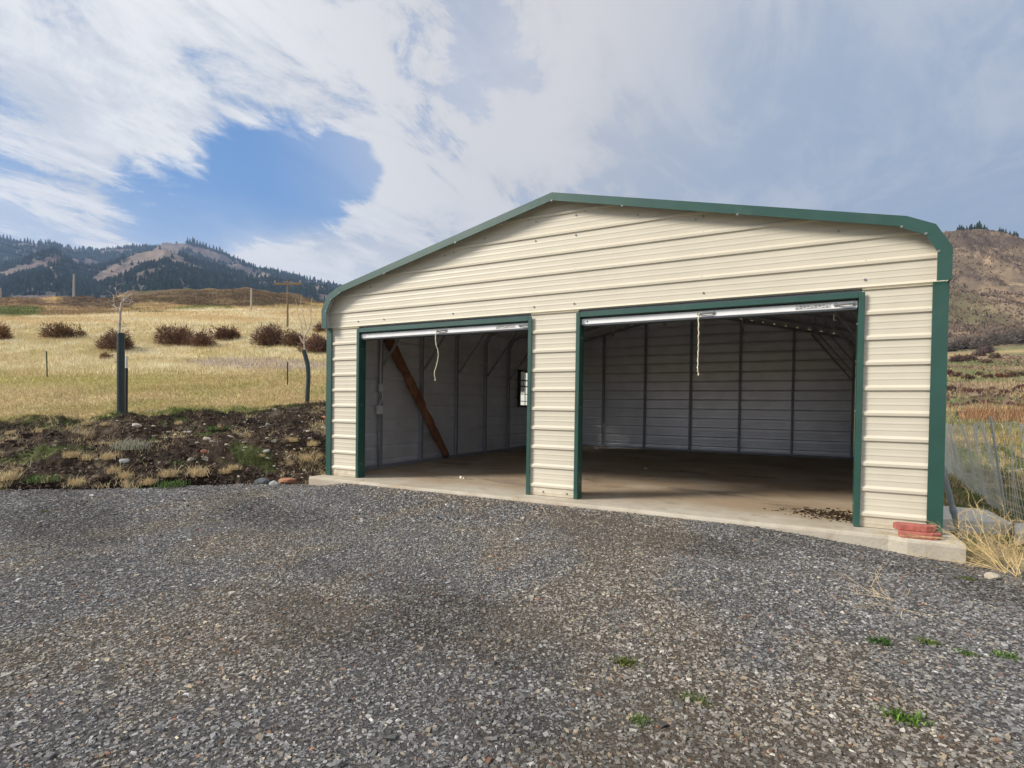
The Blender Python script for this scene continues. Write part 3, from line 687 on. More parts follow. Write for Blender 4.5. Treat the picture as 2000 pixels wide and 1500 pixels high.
# bare bulbs under the roof
for a, b_ , yy in ((1197, 654, 7.2), (1298, 632, 5.5), (1450, 643, 7.0)):
    p = on(a, b_, 1, yy); zr = float(np.interp(min(p[0], W-p[0]), pxs[2:], pz[2:]))-.05
    p[2] = min(p[2], zr-.06); mb = MB(); mb.tube([(p[0], p[1], zr), (p[0], p[1], p[2]+.06)], .02, 10); ho = mb.build('lamp_holder', m_white, GR)
    mb = MB(); mb.tube([(p[0], p[1], p[2]+.06), (p[0], p[1], p[2]+.03), (p[0], p[1], p[2]), (p[0], p[1], p[2]-.04), (p[0], p[1], p[2]-.05)], [.015, .022, .035, .03, .005], 12)
    mb.build('bulb', mat('frosted_bulb', (.45, .38, .2), .3), ho, smooth=True)

# slab
def grid_slab():
    xs = np.linspace(-.06, W+.10, 60); mb = MB(); yf = lambda x: -.30 + .012*math.sin(x*3.1) - (.05 if x > 6.9 else 0)
    prof = lambda x: [(yf(x)+.0, -.40), (yf(x)-.006, -.03), (yf(x), -.010), (yf(x)+.022, 0.), (D+.15, 0.), (D+.15, -.4)]
    vs = []; 
    for x in xs: vs += [(x+ (0), y, z) for y, z in prof(x)]
    n = 6; fs = []
    for i in range(len(xs)-1):
        for j in range(n-1): fs.append((i*n+j, i*n+j+1, (i+1)*n+j+1, (i+1)*n+j)[::-1])
    fs += [tuple(range(n)), tuple(range((len(xs)-1)*n, len(xs)*n))[::-1]]
    mb.add(vs, fs); return mb
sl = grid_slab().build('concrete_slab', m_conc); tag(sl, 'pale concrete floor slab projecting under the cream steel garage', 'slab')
# floor stains and interior dirt live in the slab's own material
nt = m_conc.node_tree
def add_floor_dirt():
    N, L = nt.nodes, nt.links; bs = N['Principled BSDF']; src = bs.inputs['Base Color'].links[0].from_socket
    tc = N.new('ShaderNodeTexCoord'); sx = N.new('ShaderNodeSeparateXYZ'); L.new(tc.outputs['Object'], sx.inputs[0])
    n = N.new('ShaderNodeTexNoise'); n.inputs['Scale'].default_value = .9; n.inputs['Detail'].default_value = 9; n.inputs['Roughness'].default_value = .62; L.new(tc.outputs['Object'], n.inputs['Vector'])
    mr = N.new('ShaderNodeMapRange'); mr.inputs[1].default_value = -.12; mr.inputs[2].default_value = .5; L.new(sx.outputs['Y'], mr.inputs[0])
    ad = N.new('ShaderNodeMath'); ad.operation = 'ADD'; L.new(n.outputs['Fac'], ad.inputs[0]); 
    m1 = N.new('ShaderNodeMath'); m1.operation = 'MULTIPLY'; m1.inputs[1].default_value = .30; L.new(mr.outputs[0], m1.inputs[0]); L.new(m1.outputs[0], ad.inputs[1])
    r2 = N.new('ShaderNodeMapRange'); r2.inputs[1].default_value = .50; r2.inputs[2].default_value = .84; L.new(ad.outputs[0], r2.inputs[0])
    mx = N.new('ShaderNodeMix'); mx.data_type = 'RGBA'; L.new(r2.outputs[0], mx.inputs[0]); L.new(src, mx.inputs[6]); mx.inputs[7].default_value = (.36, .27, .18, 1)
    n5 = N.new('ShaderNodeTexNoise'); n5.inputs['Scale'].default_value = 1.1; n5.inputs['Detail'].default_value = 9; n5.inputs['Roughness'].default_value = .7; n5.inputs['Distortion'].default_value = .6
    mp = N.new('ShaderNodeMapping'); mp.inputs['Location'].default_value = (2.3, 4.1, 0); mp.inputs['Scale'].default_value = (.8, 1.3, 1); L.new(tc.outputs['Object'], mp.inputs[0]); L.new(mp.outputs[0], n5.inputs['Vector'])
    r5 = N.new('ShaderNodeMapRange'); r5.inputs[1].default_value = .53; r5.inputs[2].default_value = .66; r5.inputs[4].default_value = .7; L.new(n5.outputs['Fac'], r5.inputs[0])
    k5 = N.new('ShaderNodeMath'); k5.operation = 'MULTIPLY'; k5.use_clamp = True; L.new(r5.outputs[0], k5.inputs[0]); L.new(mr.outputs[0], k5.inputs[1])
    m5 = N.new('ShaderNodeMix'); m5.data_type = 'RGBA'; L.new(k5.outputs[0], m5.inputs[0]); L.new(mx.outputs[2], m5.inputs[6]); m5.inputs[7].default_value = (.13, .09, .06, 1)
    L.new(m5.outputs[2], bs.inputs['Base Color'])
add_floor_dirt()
# puddle-dark leaf litter in the right corner inside, scraps on the floor
r = np.random.default_rng(5); n = 1300
cx_, cy_ = on(1650, 1008, 2, 0)[:2]; x = cx_+r.normal(0, .22, n); y = cy_+r.normal(0, .14, n); sel = (x < W-.12) & (y > .1); x, y = x[sel], y[sel]; n = len(x)
cl = np.where((r.uniform(0, 1, n) < .12)[:, None], np.array([.45, .36, .22]), np.array([.05, .032, .02]))*r.lognormal(0, .3, (n, 1))
tag(npmesh('leaf_litter', *(lambda q: (q[0], q[1]))(stones(n, np.stack([x, y, np.full(n, .004)], -1), (.014*r.lognormal(0, .4, n)), cl, flat=.3, seed=78)), m_bush, np.repeat(cl, 8, 0)),
    'dark dead leaves and chips heaped inside the right door jamb', 'litter', kind='stuff')
def crumb(name, px, py, s, m, lab, cat, ax=2, v=.006):
    p = on(px, py, ax, v); q = stones(1, np.array([[0, 0, 0.]]), np.array([s]), np.array([[.5, .45, .38]]), flat=.35, seed=int(px))
    o = npmesh(name, q[0], q[1], m); o.location = p; return tag(o, lab, cat)
crumb('wood_chip', 903, 933, .09, m_rope, 'pale splinter lying on the floor inside the left bay', 'wood chip')
crumb('paper_scrap', 1262, 915, .05, m_white, 'tiny white scrap on the floor of the right bay', 'scrap')
crumb('plastic_scrap', 1669, 922, .07, m_white, 'white scrap on the floor against the right jamb', 'scrap')

# leaning timber in the left bay
mb = MB(); a = Vector(on(758, 662, 0, .16)); b_ = Vector(on(872, 890, 0, .17)); b_.z = max(b_.z, .03); pts, rs = [], []
for i in range(26):
    t = i/25; p = a.lerp(b_, t); p.y += .018*math.sin(t*5)*math.sin(math.pi*t)+.004*math.sin(t*31); pts.append(p); rs.append(.084+.006*math.sin(t*17+1)+.005*math.sin(t*41)-.012*t)
mb.tube(pts, rs, 14)
for i in (7, 17): q = pts[i]; mb.tube([q, q+Vector((.05, -.06, -.02)), q+Vector((.08, -.10, -.03))], [.06, .045, .02], 8)
lg = mb.build('timber', m_log, smooth=True); me = lg.data
for v in me.vertices:
    k = (vn(np.array([v.co.y*14+v.co.x*9]), np.array([v.co.z*9]), 88)[0]-.5)*.035; v.co.y += k; v.co.x *= 1+k*.2
tag(lg, 'rough brown bark-edged timber leaning on the inner wall of the left bay', 'timber')

# ------------------------------------------------------------------ things by the right corner
def paver(loc, rz, lab):
    mb = MB(); pr = [(-.15, -.05), (-.10, -.055), (.06, -.055), (.13, -.02), (.15, .05), (-.13, .055), (-.16, .01)]; n = len(pr)
    vs = [(x, y, z) for z in (0, .052) for x, y in pr]; mb.add(vs, [tuple(range(n))[::-1], tuple(range(n, 2*n))]+[(i, (i+1) % n, n+(i+1) % n, n+i) for i in range(n)])
    o = bevel(mb.build('paver', m_brick), .006, 2); o.location = loc; o.rotation_euler = (0, 0, rz); return tag(o, lab, 'paver', 'red concrete pavers stacked on the slab')
p = on(1795, 1052, 2, 0)
paver((p[0]+.02, p[1]+.03, .001), .06, 'red paver at the bottom of the stack by the right green corner trim')
paver((p[0]-.01, p[1]+.075, .054), .0, 'red paver on top of the stack by the right green corner trim')
# leaning pipe
a = Vector(on(1838, 905, 0, W+.05)); b_ = Vector((7.50, .62, -.14)); mb = MB(); mb.tube([b_, b_.lerp(a, .5), a], .024, 12); 
j = b_.lerp(a, .36); k_ = b_.lerp(a, .42); mb.tube([j, k_], .029, 12)
tag(mb.build('pipe', m_pipe, smooth=False), 'blue-grey steel pipe leaning on the right side of the garage', 'pipe')
# concrete blocks
def slabblock(poly, zt, h, lab, cat='concrete block'):
    mb = MB(); n = len(poly); vs = [(q[0], q[1], z) for z in (zt-h, zt) for q in poly]
    mb.add(vs, [tuple(range(n))[::-1], tuple(range(n, 2*n))]+[(i, (i+1) % n, n+(i+1) % n, n+i) for i in range(n)])
    return tag(bevel(mb.build('concrete_block', m_block), .012, 2), lab, cat)
zt = -.05
slabblock([on(a, b_, 2, zt) for a, b_ in ((1836, 1012), (1935, 1019), (1978, 1021), (1928, 995), (1836, 987))], zt, .24, 'long pale concrete slab lying beside the garage behind the grey pipe')
slabblock([on(a, b_, 2, zt-.02) for a, b_ in ((1981, 1040), (2060, 1046), (2050, 1024), (1981, 1021))], zt-.02, .22, 'pale concrete block at the right edge beside the fence')
# wire fence
def gpt_(px, dd):
    p = CAM + ray(px, 800)*dd; return (p[0], p[1], float(ground_z(p[0], p[1])))
def fence():
    root = empty('wire_fence', (8.3, 2.6, -.2), 'sagging welded wire mesh fence on steel posts right of the garage', 'fence')
    inv = Vector((8.3, 2.6, -.2))
    P0 = on(1975, 1040, 2, -.22); P0 = Vector((8.22, 2.45, -.2)) if False else Vector(on(1966, 1012, 2, -.2))
    far_ = Vector(gpt_(1905, 9.2)); far2 = Vector(gpt_(1836, 14.)); nearp = Vector(on(2080, 1062, 2, -.2))
    ctrl = [nearp, P0, far_, far2]; lean = [Vector((-.16, -.1, 0)), Vector((-.19, -.10, 0)), Vector((-.25, -.14, 0)), Vector((-.1, 0, 0))]
    Hf = 1.16; pts = []
    for i in range(len(ctrl)-1):
        L = (ctrl[i+1]-ctrl[i]).length; n = max(2, int(L/.078))
        for j in range(n): t = j/n; pts.append((ctrl[i].lerp(ctrl[i+1], t), lean[i].lerp(lean[i+1], t), i+t))
    rows = [0, .05, .12, .19, .27, .36, .45, .55, .66, .77, .88, 1.0]
    def pos(k, h):
        b_, l, s_ = pts[k]; w = .05*math.sin(s_*7+h*3)+.03*math.sin(s_*17); top = 1-.03*abs(math.sin(s_*5))
        return b_ + l*h*1.0 + Vector((w*h, -.3*w*h, Hf*h*top)) - inv
    mb = MB()
    for k in range(len(pts)): mb.tube([pos(k, h) for h in (0, .2, .45, .7, 1)], .0030, 3, cap=False)
    for h in rows: mb.tube([pos(k, h) for k in range(0, len(pts), 1)], .0024, 3, cap=False)
    mb.build('wire_mesh', m_wire, root)
    for i in (0,):
        b_ = ctrl[i+1]-inv; l = lean[i+1]; mb = MB(); top = b_+l*1.04+Vector((0, 0, Hf*1.04)); lo = b_-l*.15-Vector((0, 0, .2))
        mb.bar(lo, top, .026, .005); mb.bar(lo+Vector((0, -.010, 0)), top+Vector((0, -.010, 0)), .005, .02); mb.build('post', m_steel, root)
    return root
fence()

# stalks
def stalks(name, base, n, L, spread, col_, r0, lab, cat, seed, up=.6, dirv=(0, 0), sub=3):
    rr = random.Random(seed); mb = MB(); base = Vector(base)
    def br(p, d, L, r_, lv):
        pts = [Vector(p)]; k = 5
        for i in range(k):
            d = (d + Vector((rr.gauss(0, .16), rr.gauss(0, .16), rr.gauss(-.03, .12)))).normalized(); q = pts[-1]+d*L/k
            gzv = float(ground_z(q.x+base.x, q.y+base.y, False))-base.z
            if q.z < gzv+.015: q.z = gzv+.015; d.z = abs(d.z)*.3
            pts.append(q)
            if lv > 0 and rr.random() < .75: br(q, (d+Vector((rr.gauss(0, .5), rr.gauss(0, .5), rr.gauss(.05, .35)))).normalized(), L*rr.uniform(.35, .6), r_*.6, lv-1)
        mb.tube(pts, [r_*(1-.7*i/k) for i in range(k+1)], 4, cap=False)
    for i in range(n):
        a = rr.uniform(0, 6.28); d = Vector((math.cos(a)*spread+dirv[0], math.sin(a)*spread+dirv[1], up*rr.uniform(.3, 1.2))).normalized()
        br((rr.gauss(0, .03), rr.gauss(0, .03), 0), d, L*rr.uniform(.6, 1.15), r0, sub)
    vs = np.array(mb.v); cc = np.array(col_)*np.random.default_rng(seed).lognormal(0, .12, (len(vs), 1))
    o = npmesh(name, vs, np.array([q for q in mb.f if len(q) == 4]), m_straw, np.clip(cc, 0, .8)); o.location = base; return tag(o, lab, cat)
b0 = on(1985, 1128, 2, -.17); stalks('tumbleweed', b0, 13, .60, .45, (.70, .53, .27), .0042, 'large tangle of dry golden stalks sprawling beside the right slab corner', 'dry weed', 3, .75, (-.35, .30), 3)
b1 = on(1935, 1100, 2, -.17); stalks('dry_weed', b1, 14, .36, .7, (.62, .48, .27), .0024, 'low matted dry weed between the slab corner and the fence', 'dry weed', 4, .9, (.1, .3), 3)
b2 = on(1762, 1185, 2, -.13); stalks('dry_twig', b2, 5, .42, .9, (.68, .55, .36), .0034, 'bare forked straw-coloured twig lying on the gravel at the right', 'twig', 9, .12, (.2, -.1), 2)

# tufts and weeds as individuals
def tuft_mesh(name, n, h, sp, w, colr, m, seed, lean=.8):
    r = np.random.default_rng(seed); x = r.normal(0, sp, n); y = r.normal(0, sp, n)
    cc = np.clip(np.array(colr)*r.lognormal(0, .25, (n, 1)), .01, .75)
    q = blades(x, y, np.zeros(n), h*r.lognormal(0, .3, n), np.full(n, w), lean*r.uniform(.2, 1.3, n), cc, seed)
    return npmesh(name, q[0], q[1], m, q[2])
def gpt(px, py, d=None):
    """surveyed ground point seen at px,py"""
    rr = ray(px, py); ts = np.geomspace(1.5, 1500, 5000); P = CAM + ts[:, None]*rr
    zz = ground_z(P[:, 0], P[:, 1]); s_ = P[:, 2]-zz; i = np.argmax(s_ < 0); 
    return P[max(i, 1)]*np.array([1, 1, 0]) + np.array([0, 0, zz[max(i, 1)]])
protos = [tuft_mesh('dry_grass_tuft', 220, .12, .06, .006, (.66, .50, .29), m_straw, s_) for s_ in (1, 2, 3)]
spots = [(18, 937, 1.5, 'broad golden dry tuft at the left edge of the bank toe'), (140, 893, 1.0, None), (172, 899, .7, None), (20, 848, .8, None), (80, 845, .8, None), (175, 830, .8, None), (205, 832, .8, None),
         (225, 924, 1.0, None), (215, 896, .9, None), (245, 933, 1.1, None), (330, 930, 1.0, None), (385, 928, 1.2, None), (440, 925, 1.0, None), (455, 918, .8, None), (150, 948, .9, None),
         (90, 942, 1.0, None), (290, 945, .9, None), (595, 900, 1.1, None), (620, 895, 1.2, None), (570, 862, .8, None), (610, 870, .8, None), (510, 893, .6, None), (350, 830, .6, None)]
for i, (px, py, s_, lab) in enumerate(spots):
    o = protos[i] if i < 3 else protos[i % 3].copy()
    if i >= 3: C.objects.link(o)
    o.location = gpt(px, py); o.rotation_euler = (0, 0, i*1.7); s_ *= .52+.25*((i*7) % 3)/2; o.scale = (s_*1.5, s_*1.2, s_)
    tag(o, lab or 'dry straw tuft growing on the dark dirt bank', 'grass tuft', 'dry grass tufts on the dirt bank')
o = tuft_mesh('sagebrush', 420, .10, .10, .010, (.36, .36, .27), m_straw, 9); o.location = gpt(258, 876); tag(o, 'pale silvery-green weed clump in the middle of the dirt bank', 'weed')
for i, (px, py, s_) in enumerate(((85, 938, 1.2), (335, 948, 1.1), (425, 838, 1.1), (300, 862, .6), (350, 905, .5))):
    o = tuft_mesh('green_weed', 240, .045, .09, .012, (.10, .155, .05), m_weed, 30+i); o.location = gpt(px, py); o.scale = (s_, s_, s_)
    tag(o, ['bright green weed patch at the bank toe near the left edge', 'green weed patch at the bank toe beside the gravel edge', 'green weed patch high on the stony part of the bank', 'small green weed just right of the bank crest', 'small dark green weed low on the middle of the bank'][i], 'weed')
wd = [(1718, 1253, 1.1, (.05, .15, .03), 'darkest green weed in the gravel, leftmost of the row at the right'), (1815, 1255, 1., (.13, .24, .06), 'pale green weed in the gravel right of the darkest one'),
      (1890, 1277, .8, (.11, .24, .05), 'thin green sprig in the gravel near the right edge'), (1965, 1282, 1., (.11, .25, .05), 'straggling green weed in the gravel at the right edge'),
      (1217, 1299, 1., (.12, .19, .04), 'yellow-green weed in the middle of the gravel'), (1352, 1370, .8, (.12, .22, .05), 'light green weed in the gravel lower middle'),
      (1249, 1412, .8, (.12, .24, .06), 'pale green weed lowest in the middle of the gravel'), (1770, 1409, 1.2, (.11, .26, .04), 'bright green weed in the gravel at lower right'),
      (733, 1033, .6, (.10, .20, .04), 'small green weed in the gravel before the left bay'), (640, 989, .6, (.10, .18, .04), 'tiny green sprout in the gravel near the left slab corner'),
      (88, 1001, .8, (.09, .19, .05), 'faint green weed in the gravel at far left'), (1892, 1127, .9, (.12, .22, .05), 'green tuft on the gravel below the slab corner'),
      (1279, 1243, .4, (.08, .25, .05), 'tiny bright green sprout in the gravel centre')]
for i, (px, py, s_, c_, lab) in enumerate(wd):
    p = on(px, py, 2, -.125); p[2] = float(gz(p[0], p[1]))
    r = np.random.default_rng(60+i); n = 130; x = r.normal(0, .022, n)*(1+.3*(i % 3)); y = r.normal(0, .020, n)
    cc = np.clip(np.array(c_)*np.array([1.05, .78, .9])*r.lognormal(0, .35, (n, 1)), .01, .6)
    q = blades(x, y, np.full(n, .006), .013*r.lognormal(0, .3, n), np.full(n, .006), r.uniform(.4, 1.8, n), cc, i)
    o = npmesh('gravel_weed', q[0], q[1], m_weed, q[2]); o.location = p; o.scale = (s_*1.1, s_*1.1, s_); tag(o, lab, 'weed')

# cobbles on the bank
def rock_mesh(name, s, colr, seed, m=None, flat=.6):
    import bmesh
    bm = bmesh.new(); bmesh.ops.create_icosphere(bm, subdivisions=2 if name == 'rock' else 3, radius=.5)
    for v in bm.verts:
        c_ = v.co; n = fbm(np.array([c_.x*2.2+seed*3.1+c_.z]), np.array([c_.y*2.2+c_.z*1.7]), 3, seed)[0]
        v.co = Vector((c_.x*1.25, c_.y*.9, c_.z*flat))*(1+(1.5 if name == 'rock' else .9)*(n-.5))*s
    me = bpy.data.meshes.new(name); bm.to_mesh(me); bm.free()
    for p in me.polygons: p.use_smooth = name != 'rock'
    a = me.attributes.new('tint', 'FLOAT_COLOR', 'POINT'); a.data.foreach_set('color', np.tile([*colr, 1.], len(me.vertices)))
    me.materials.append(m or m_cobble); o = bpy.data.objects.new(name, me); C.objects.link(o); return o
rk = [rock_mesh('cobble', .10, c_, i+1) for i, c_ in enumerate(((.46, .42, .35), (.36, .35, .34), (.52, .46, .36), (.30, .26, .21)))]
cs = [(267, 834, 1.6), (243, 902, 1.3), (300, 833, .7), (330, 845, .8), (343, 850, .7), (368, 846, 1.1), (406, 860, 1.5), (415, 864, .9), (450, 854, .9), (428, 838, 1.), (442, 869, .7), (477, 865, .7), (480, 875, .7), (520, 883, 1.1), (560, 884, .7),
      (522, 897, .8), (521, 858, .7), (524, 830, .9), (540, 888, .5), (565, 893, .5), (601, 843, .9), (605, 857, .9), (632, 837, 1.1), (595, 842, .6), (610, 870, .6), (625, 866, .5), (535, 912, .6), (541, 917, .5), (561, 924, .5),
      (571, 928, .6), (590, 934, .5), (550, 932, .5), (325, 856, .5), (300, 853, .5), (495, 845, .5), (492, 844, .5), (385, 866, .6), (520, 832, .6), (570, 850, .5), (585, 858, .5), (548, 864, .5), (560, 872, .5), (575, 878, .6), (618, 882, .5), (230, 823, .5), (285, 838, .6), (400, 830, .5), (460, 835, .5), (478, 826, .5), (590, 826, .6), (610, 820, .5), (500, 818, .5)]
for i, (px, py, s_) in enumerate(cs):
    o = rk[i] if i < 4 else rk[i % 4].copy()
    if i >= 4: C.objects.link(o)
    s_ *= .8; o.location = gpt(px, py) + np.array([0, 0, .008*s_]); o.rotation_euler = (random.uniform(-.3, .3), random.uniform(-.3, .3), random.uniform(0, 6)); o.scale = (s_,)*3
    lab = {0: 'long flat pale stone near the top of the dirt bank', 1: 'white cobble low on the left part of the dirt bank', 6: 'large grey cobble halfway down the dirt bank'}.get(i, 'pale cobble lying on the dark dirt bank')
    tag(o, lab, 'cobble', 'pale cobbles on the dirt bank')
for px, py, s_, c_, nm, lab in ((560, 944, .26, (.34, .17, .10), 'rock', 'orange-brown rock at the bank toe near the left slab corner'), (514, 944, .17, (.10, .11, .12), 'rock', 'dark grey rock at the bank toe left of the orange-brown rock'),
                            (536, 948, .15, (.34, .34, .33), 'rock', 'light grey rock between the dark and the orange-brown rocks'), (633, 818, .13, (.36, .15, .08), 'rock', 'reddish rock high on the bank beside the garage corner'),
                            (429, 838, .12, (.35, .18, .11), 'rock', 'pinkish rock high on the middle of the bank'), (400, 885, .12, (.22, .10, .06), 'rock', 'brown-red rock in the middle of the dirt bank')):
    o = rock_mesh(nm, s_, c_, int(px) % 17, flat=.55); p = gpt(px, py) if py < 940 else on(px, py, 2, -.12); o.location = p+np.array([0, 0, s_*.12]); tag(o, lab, 'rock')
o = rock_mesh('rock', .075, (.42, .37, .29), 8); p = on(1936, 1132, 2, -.15); o.location = p+np.array([0, 0, .02]); tag(o, 'cream coloured rock on the gravel below the tangle of dry stalks', 'rock')
o = rock_mesh('rock', .035, (.45, .22, .10), 5, flat=.3); p = on(1590, 1089, 2, -.12); o.location = p+np.array([0, 0, .012]); tag(o, 'small tan chip on the gravel before the right bay', 'rock')

# ------------------------------------------------------------------ saplings in drain-pipe guards
def corr_tube(name, pts, r_, m, n=20, pitch=.02):
    mb = MB(); P = [Vector(p) for p in pts]; L = sum((P[i+1]-P[i]).length for i in range(len(P)-1)); k = int(L/pitch)*2; out = []
    cum = [0]
    for i in range(len(P)-1): cum.append(cum[-1]+(P[i+1]-P[i]).length)
    for i in range(k+1):
        s_ = L*i/k; j = max(0, min(len(P)-2, int(np.searchsorted(cum, s_))-1)); out.append(P[j].lerp(P[j+1], (s_-cum[j])/(cum[j+1]-cum[j])))
    mb.tube(out, [r_*(1 if i % 2 else .93) for i in range(k+1)], n, cap=False, ref=(1, 0, 0)); mb.tube(out[::-1], r_*.86, n, cap=False, ref=(1, 0, 0))
    return mb.build(name, m, smooth=True)
def sapling(base, ang, branches, lab, r0, rel):
    root = empty('sapling', base, lab, 'sapling'); mb = MB()
    for pts, a, b_ in branches:
        P = [Vector(p)-Vector(base) for p in pts]; out = []
        for i in range(len(P)-1):
            for t in (0, .5): out.append(P[i].lerp(P[i+1], t)+Vector((random.gauss(0, .004), random.gauss(0, .004), 0)))
        out.append(P[-1]); mb.tube(out, [a+(b_-a)*i/(len(out)-1) for i in range(len(out))], 6, cap=False)
        if len(branches) and a < .012:
            for q in range(3):
                i = random.randrange(1, len(out)-1); d = Vector((random.gauss(0, 1), random.gauss(0, 1), random.uniform(.3, 1.2))).normalized(); mb.tube([out[i], out[i]+d*.06, out[i]+d*.13+Vector((0, 0, .02))], [.004, .003, .0015], 4, cap=False)
    return root, mb
d1 = 10.4; b_ = gpt(236, 808); dep = float((b_-CAM)@F)
def at(px, py, dd): return CAM + ray(px, py)*dd
S = lambda lst, dd: [tuple(at(a, b2_, dd+(c if False else 0))) for a, b2_, *c in lst]
rt, mb = sapling(tuple(b_), 0, [], 'leafless sapling growing out of the straight black guard tube', 0, 0)
mb = MB(); base = Vector(b_)
def branch(mb, lst, dd, ra, rb, wob=.006):
    P = []
    for i, q in enumerate(lst): P.append(Vector(at(q[0], q[1], dd+(q[2] if len(q) > 2 else 0)))-base)
    out = []
    for i in range(len(P)-1):
        for t in (0, .33, .66): out.append(P[i].lerp(P[i+1], t)+Vector((random.gauss(0, wob), random.gauss(0, wob), random.gauss(0, wob*.5))))
    out.append(P[-1]); mb.tube(out, [1.5*(ra+(rb-ra)*i/(len(out)-1)) for i in range(len(out))], 6, cap=False); return out
m_tr = MB(); branch(m_tr, [(236, 805), (235, 700), (233, 650), (234, 628), (235, 610), (238, 592), (240, 588)], dep, .016, .014, .002); m_tr.build('trunk', m_twig, rt, smooth=True)
for lst, ra, rb in (([(240, 589), (229, 581, -.1), (222, 576, -.2), (216, 571, -.3)], .011, .004), ([(240, 589), (246, 582, .1), (252, 578, .2), (256, 573, .3)], .011, .004),
                    ([(238, 595), (240, 580, .05), (246, 572, .2), (251, 567, .3)], .007, .002), ([(235, 604), (228, 600, .1), (220, 595, .3)], .006, .002), ([(235, 608), (228, 607, -.2), (218, 605, -.3)], .005, .002),
                    ([(234, 612), (228, 608), (226, 604)], .006, .003), ([(241, 588), (255, 588, .3), (268, 592, .4)], .004, .002), ([(223, 577, -.2), (222, 590, -.3), (224, 596, -.3)], .004, .002),
                    ([(240, 594), (250, 594, -.1), (262, 588, -.2)], .004, .002), ([(227, 580), (228, 572), (226, 560), (228, 550)], .003, .0015), ([(235, 635), (238, 633), (240, 637), (237, 640)], .003, .002)):
    mb = MB(); o_ = branch(mb, lst, dep, ra, rb)
    for q in range(4):
        i = random.randrange(1, len(o_)-1); d = Vector((random.gauss(0, 1), random.gauss(0, 1), random.uniform(.2, 1.1))).normalized(); mb.tube([o_[i], o_[i]+d*.05, o_[i]+d*.11], [.005, .004, .0025], 4, cap=False)
    mb.build('branch', m_twig, rt, smooth=True)
top1 = at(236, 651, dep)
tag(corr_tube('tree_guard', [b_+np.array([0, 0, -.05]), (np.array(b_)+top1)/2+np.array([0, 0, 0]), top1], .066, m_tubeg), 'tall straight black corrugated tube standing around the left sapling', 'tree guard')
p = at(246.5, 806, dep+.1); q_ = at(247, 719, dep+.1); mb = MB(); mb.bar(p-np.array([0, 0, .05]), q_, .03, .04); so = mb.build('stake', m_stake); tag(so, 'dark stake with a white top right behind the straight tube', 'stake')
q2 = at(247.5, 696, dep+.1); mb = MB(); mb.bar(q_+np.array([0, 0, .001]), q2, .028, .03); mb.build('white_tip', m_white, so)
zc = at(236, 705, dep); mb = MB(); mb.tube([zc+np.array([.069*math.cos(a), .069*math.sin(a), 0]) for a in np.linspace(0, 6.28, 25)], .004, 5, cap=False); mb.tube([zc+R*-.066, zc+R*-.09+np.array([0, 0, -.0]), zc+R*-.095-np.array([0, 0, .03])], .004, 5)
tag(mb.build('wire_tie', m_dark), 'black wire tie looped around the straight guard tube', 'tie')
# second, bent guard
b_ = gpt(600, 787); dep = float((b_-CAM)@F); base = Vector(b_)
rt = empty('sapling', tuple(b_), 'forked leafless sapling rising from the bent black guard tube', 'sapling')
m_tr = MB(); branch(m_tr, [(601, 780), (603, 730), (598, 690), (595, 684), (594, 672), (594, 659)], dep, .013, .009, .002); m_tr.build('trunk', m_twig, rt, smooth=True)
for lst, ra, rb in (([(594, 672), (589, 666), (585, 656)], .006, .004), ([(594, 659), (590, 650), (589, 640), (588, 630), (583, 616), (580, 602), (577, 584)], .006, .0015), ([(594, 659), (600, 648), (605, 640), (607, 630), (607, 615), (608, 592), (610, 580)], .007, .0015),
                    ([(600, 648), (597, 638), (594, 625), (590, 605), (587, 595), (588, 575)], .005, .0015), ([(607, 630), (612, 637), (616, 642)], .004, .002), ([(607, 612), (604, 604)], .003, .001)):
    mb = MB(); branch(mb, lst, dep, ra*1.7, rb*2.2, .005); mb.build('branch', m_twig, rt, smooth=True)
tag(corr_tube('tree_guard', [at(599.5, 790, dep), at(601, 765, dep), at(602.5, 735, dep), at(601, 712, dep), at(596.5, 695, dep), at(593, 684, dep)], .055, m_tubeg), 'shorter bent black corrugated tube around the sapling beside the garage', 'tree guard')

# posts and poles
def tpost(px, yb, yt, lab):
    g = gpt(px, yb); dd = float((g-CAM)@F); t_ = at(px-1.5 if px < 200 else px, yt, dd); root = empty('steel_post', tuple(g), lab, 'post', 'thin steel posts in the field')
    mb = MB(); mb.bar((0, 0, -.1), tuple(t_-g), .035, .008); mb.bar((0, -.015, -.1), tuple(t_-g+np.array([0, -.015, 0])), .007, .03); mb.build('shaft', m_tpost, root)
    if px < 200:
        t_ = t_-g; mb = MB(); mb.tube([t_+np.array([.07*math.cos(a)-.02, 0, .05+.03*math.sin(a)]) for a in np.linspace(0, 6.28, 14)], .006, 5); mb.build('wire_loop', m_wire, root)
tpost(93, 737, 686, 'thin steel post with a wire loop standing left of the straight guard tube'); tpost(562, 752, 707, 'thin dark steel post standing left of the bent guard tube')
def upole(px, yb, yt, dd, r_, m, lab, arm=False):
    dd = float((gpt(px, yb)-CAM)@F); r_ = r_*dd/100
    t_ = at(px, yt, dd); x, y = t_[0], t_[1]; z0 = float(ground_z(x, y))-.5; root = empty('utility_pole', (x, y, z0), lab, 'utility pole')
    mb = MB(); mb.tube([(0, 0, 0), (0, 0, t_[2]-z0)], [r_*1.2, r_*.8], 10); mb.build('shaft', m, root)
    if arm:
        mb = MB(); hh = t_[2]-z0-.25; mb.bar(Vector(R*-.95)+Vector((0, 0, hh)), Vector(R*.95)+Vector((0, 0, hh)), .12, .14); mb.build('crossarm', m_pole, root)
        for u in (-.85, 0, .85): mb = MB(); mb.tube([Vector(R*u)+Vector((0, 0, hh+.07)), Vector(R*u)+Vector((0, 0, hh+.22))], .045, 8); mb.build('insulator', m_galv, root)
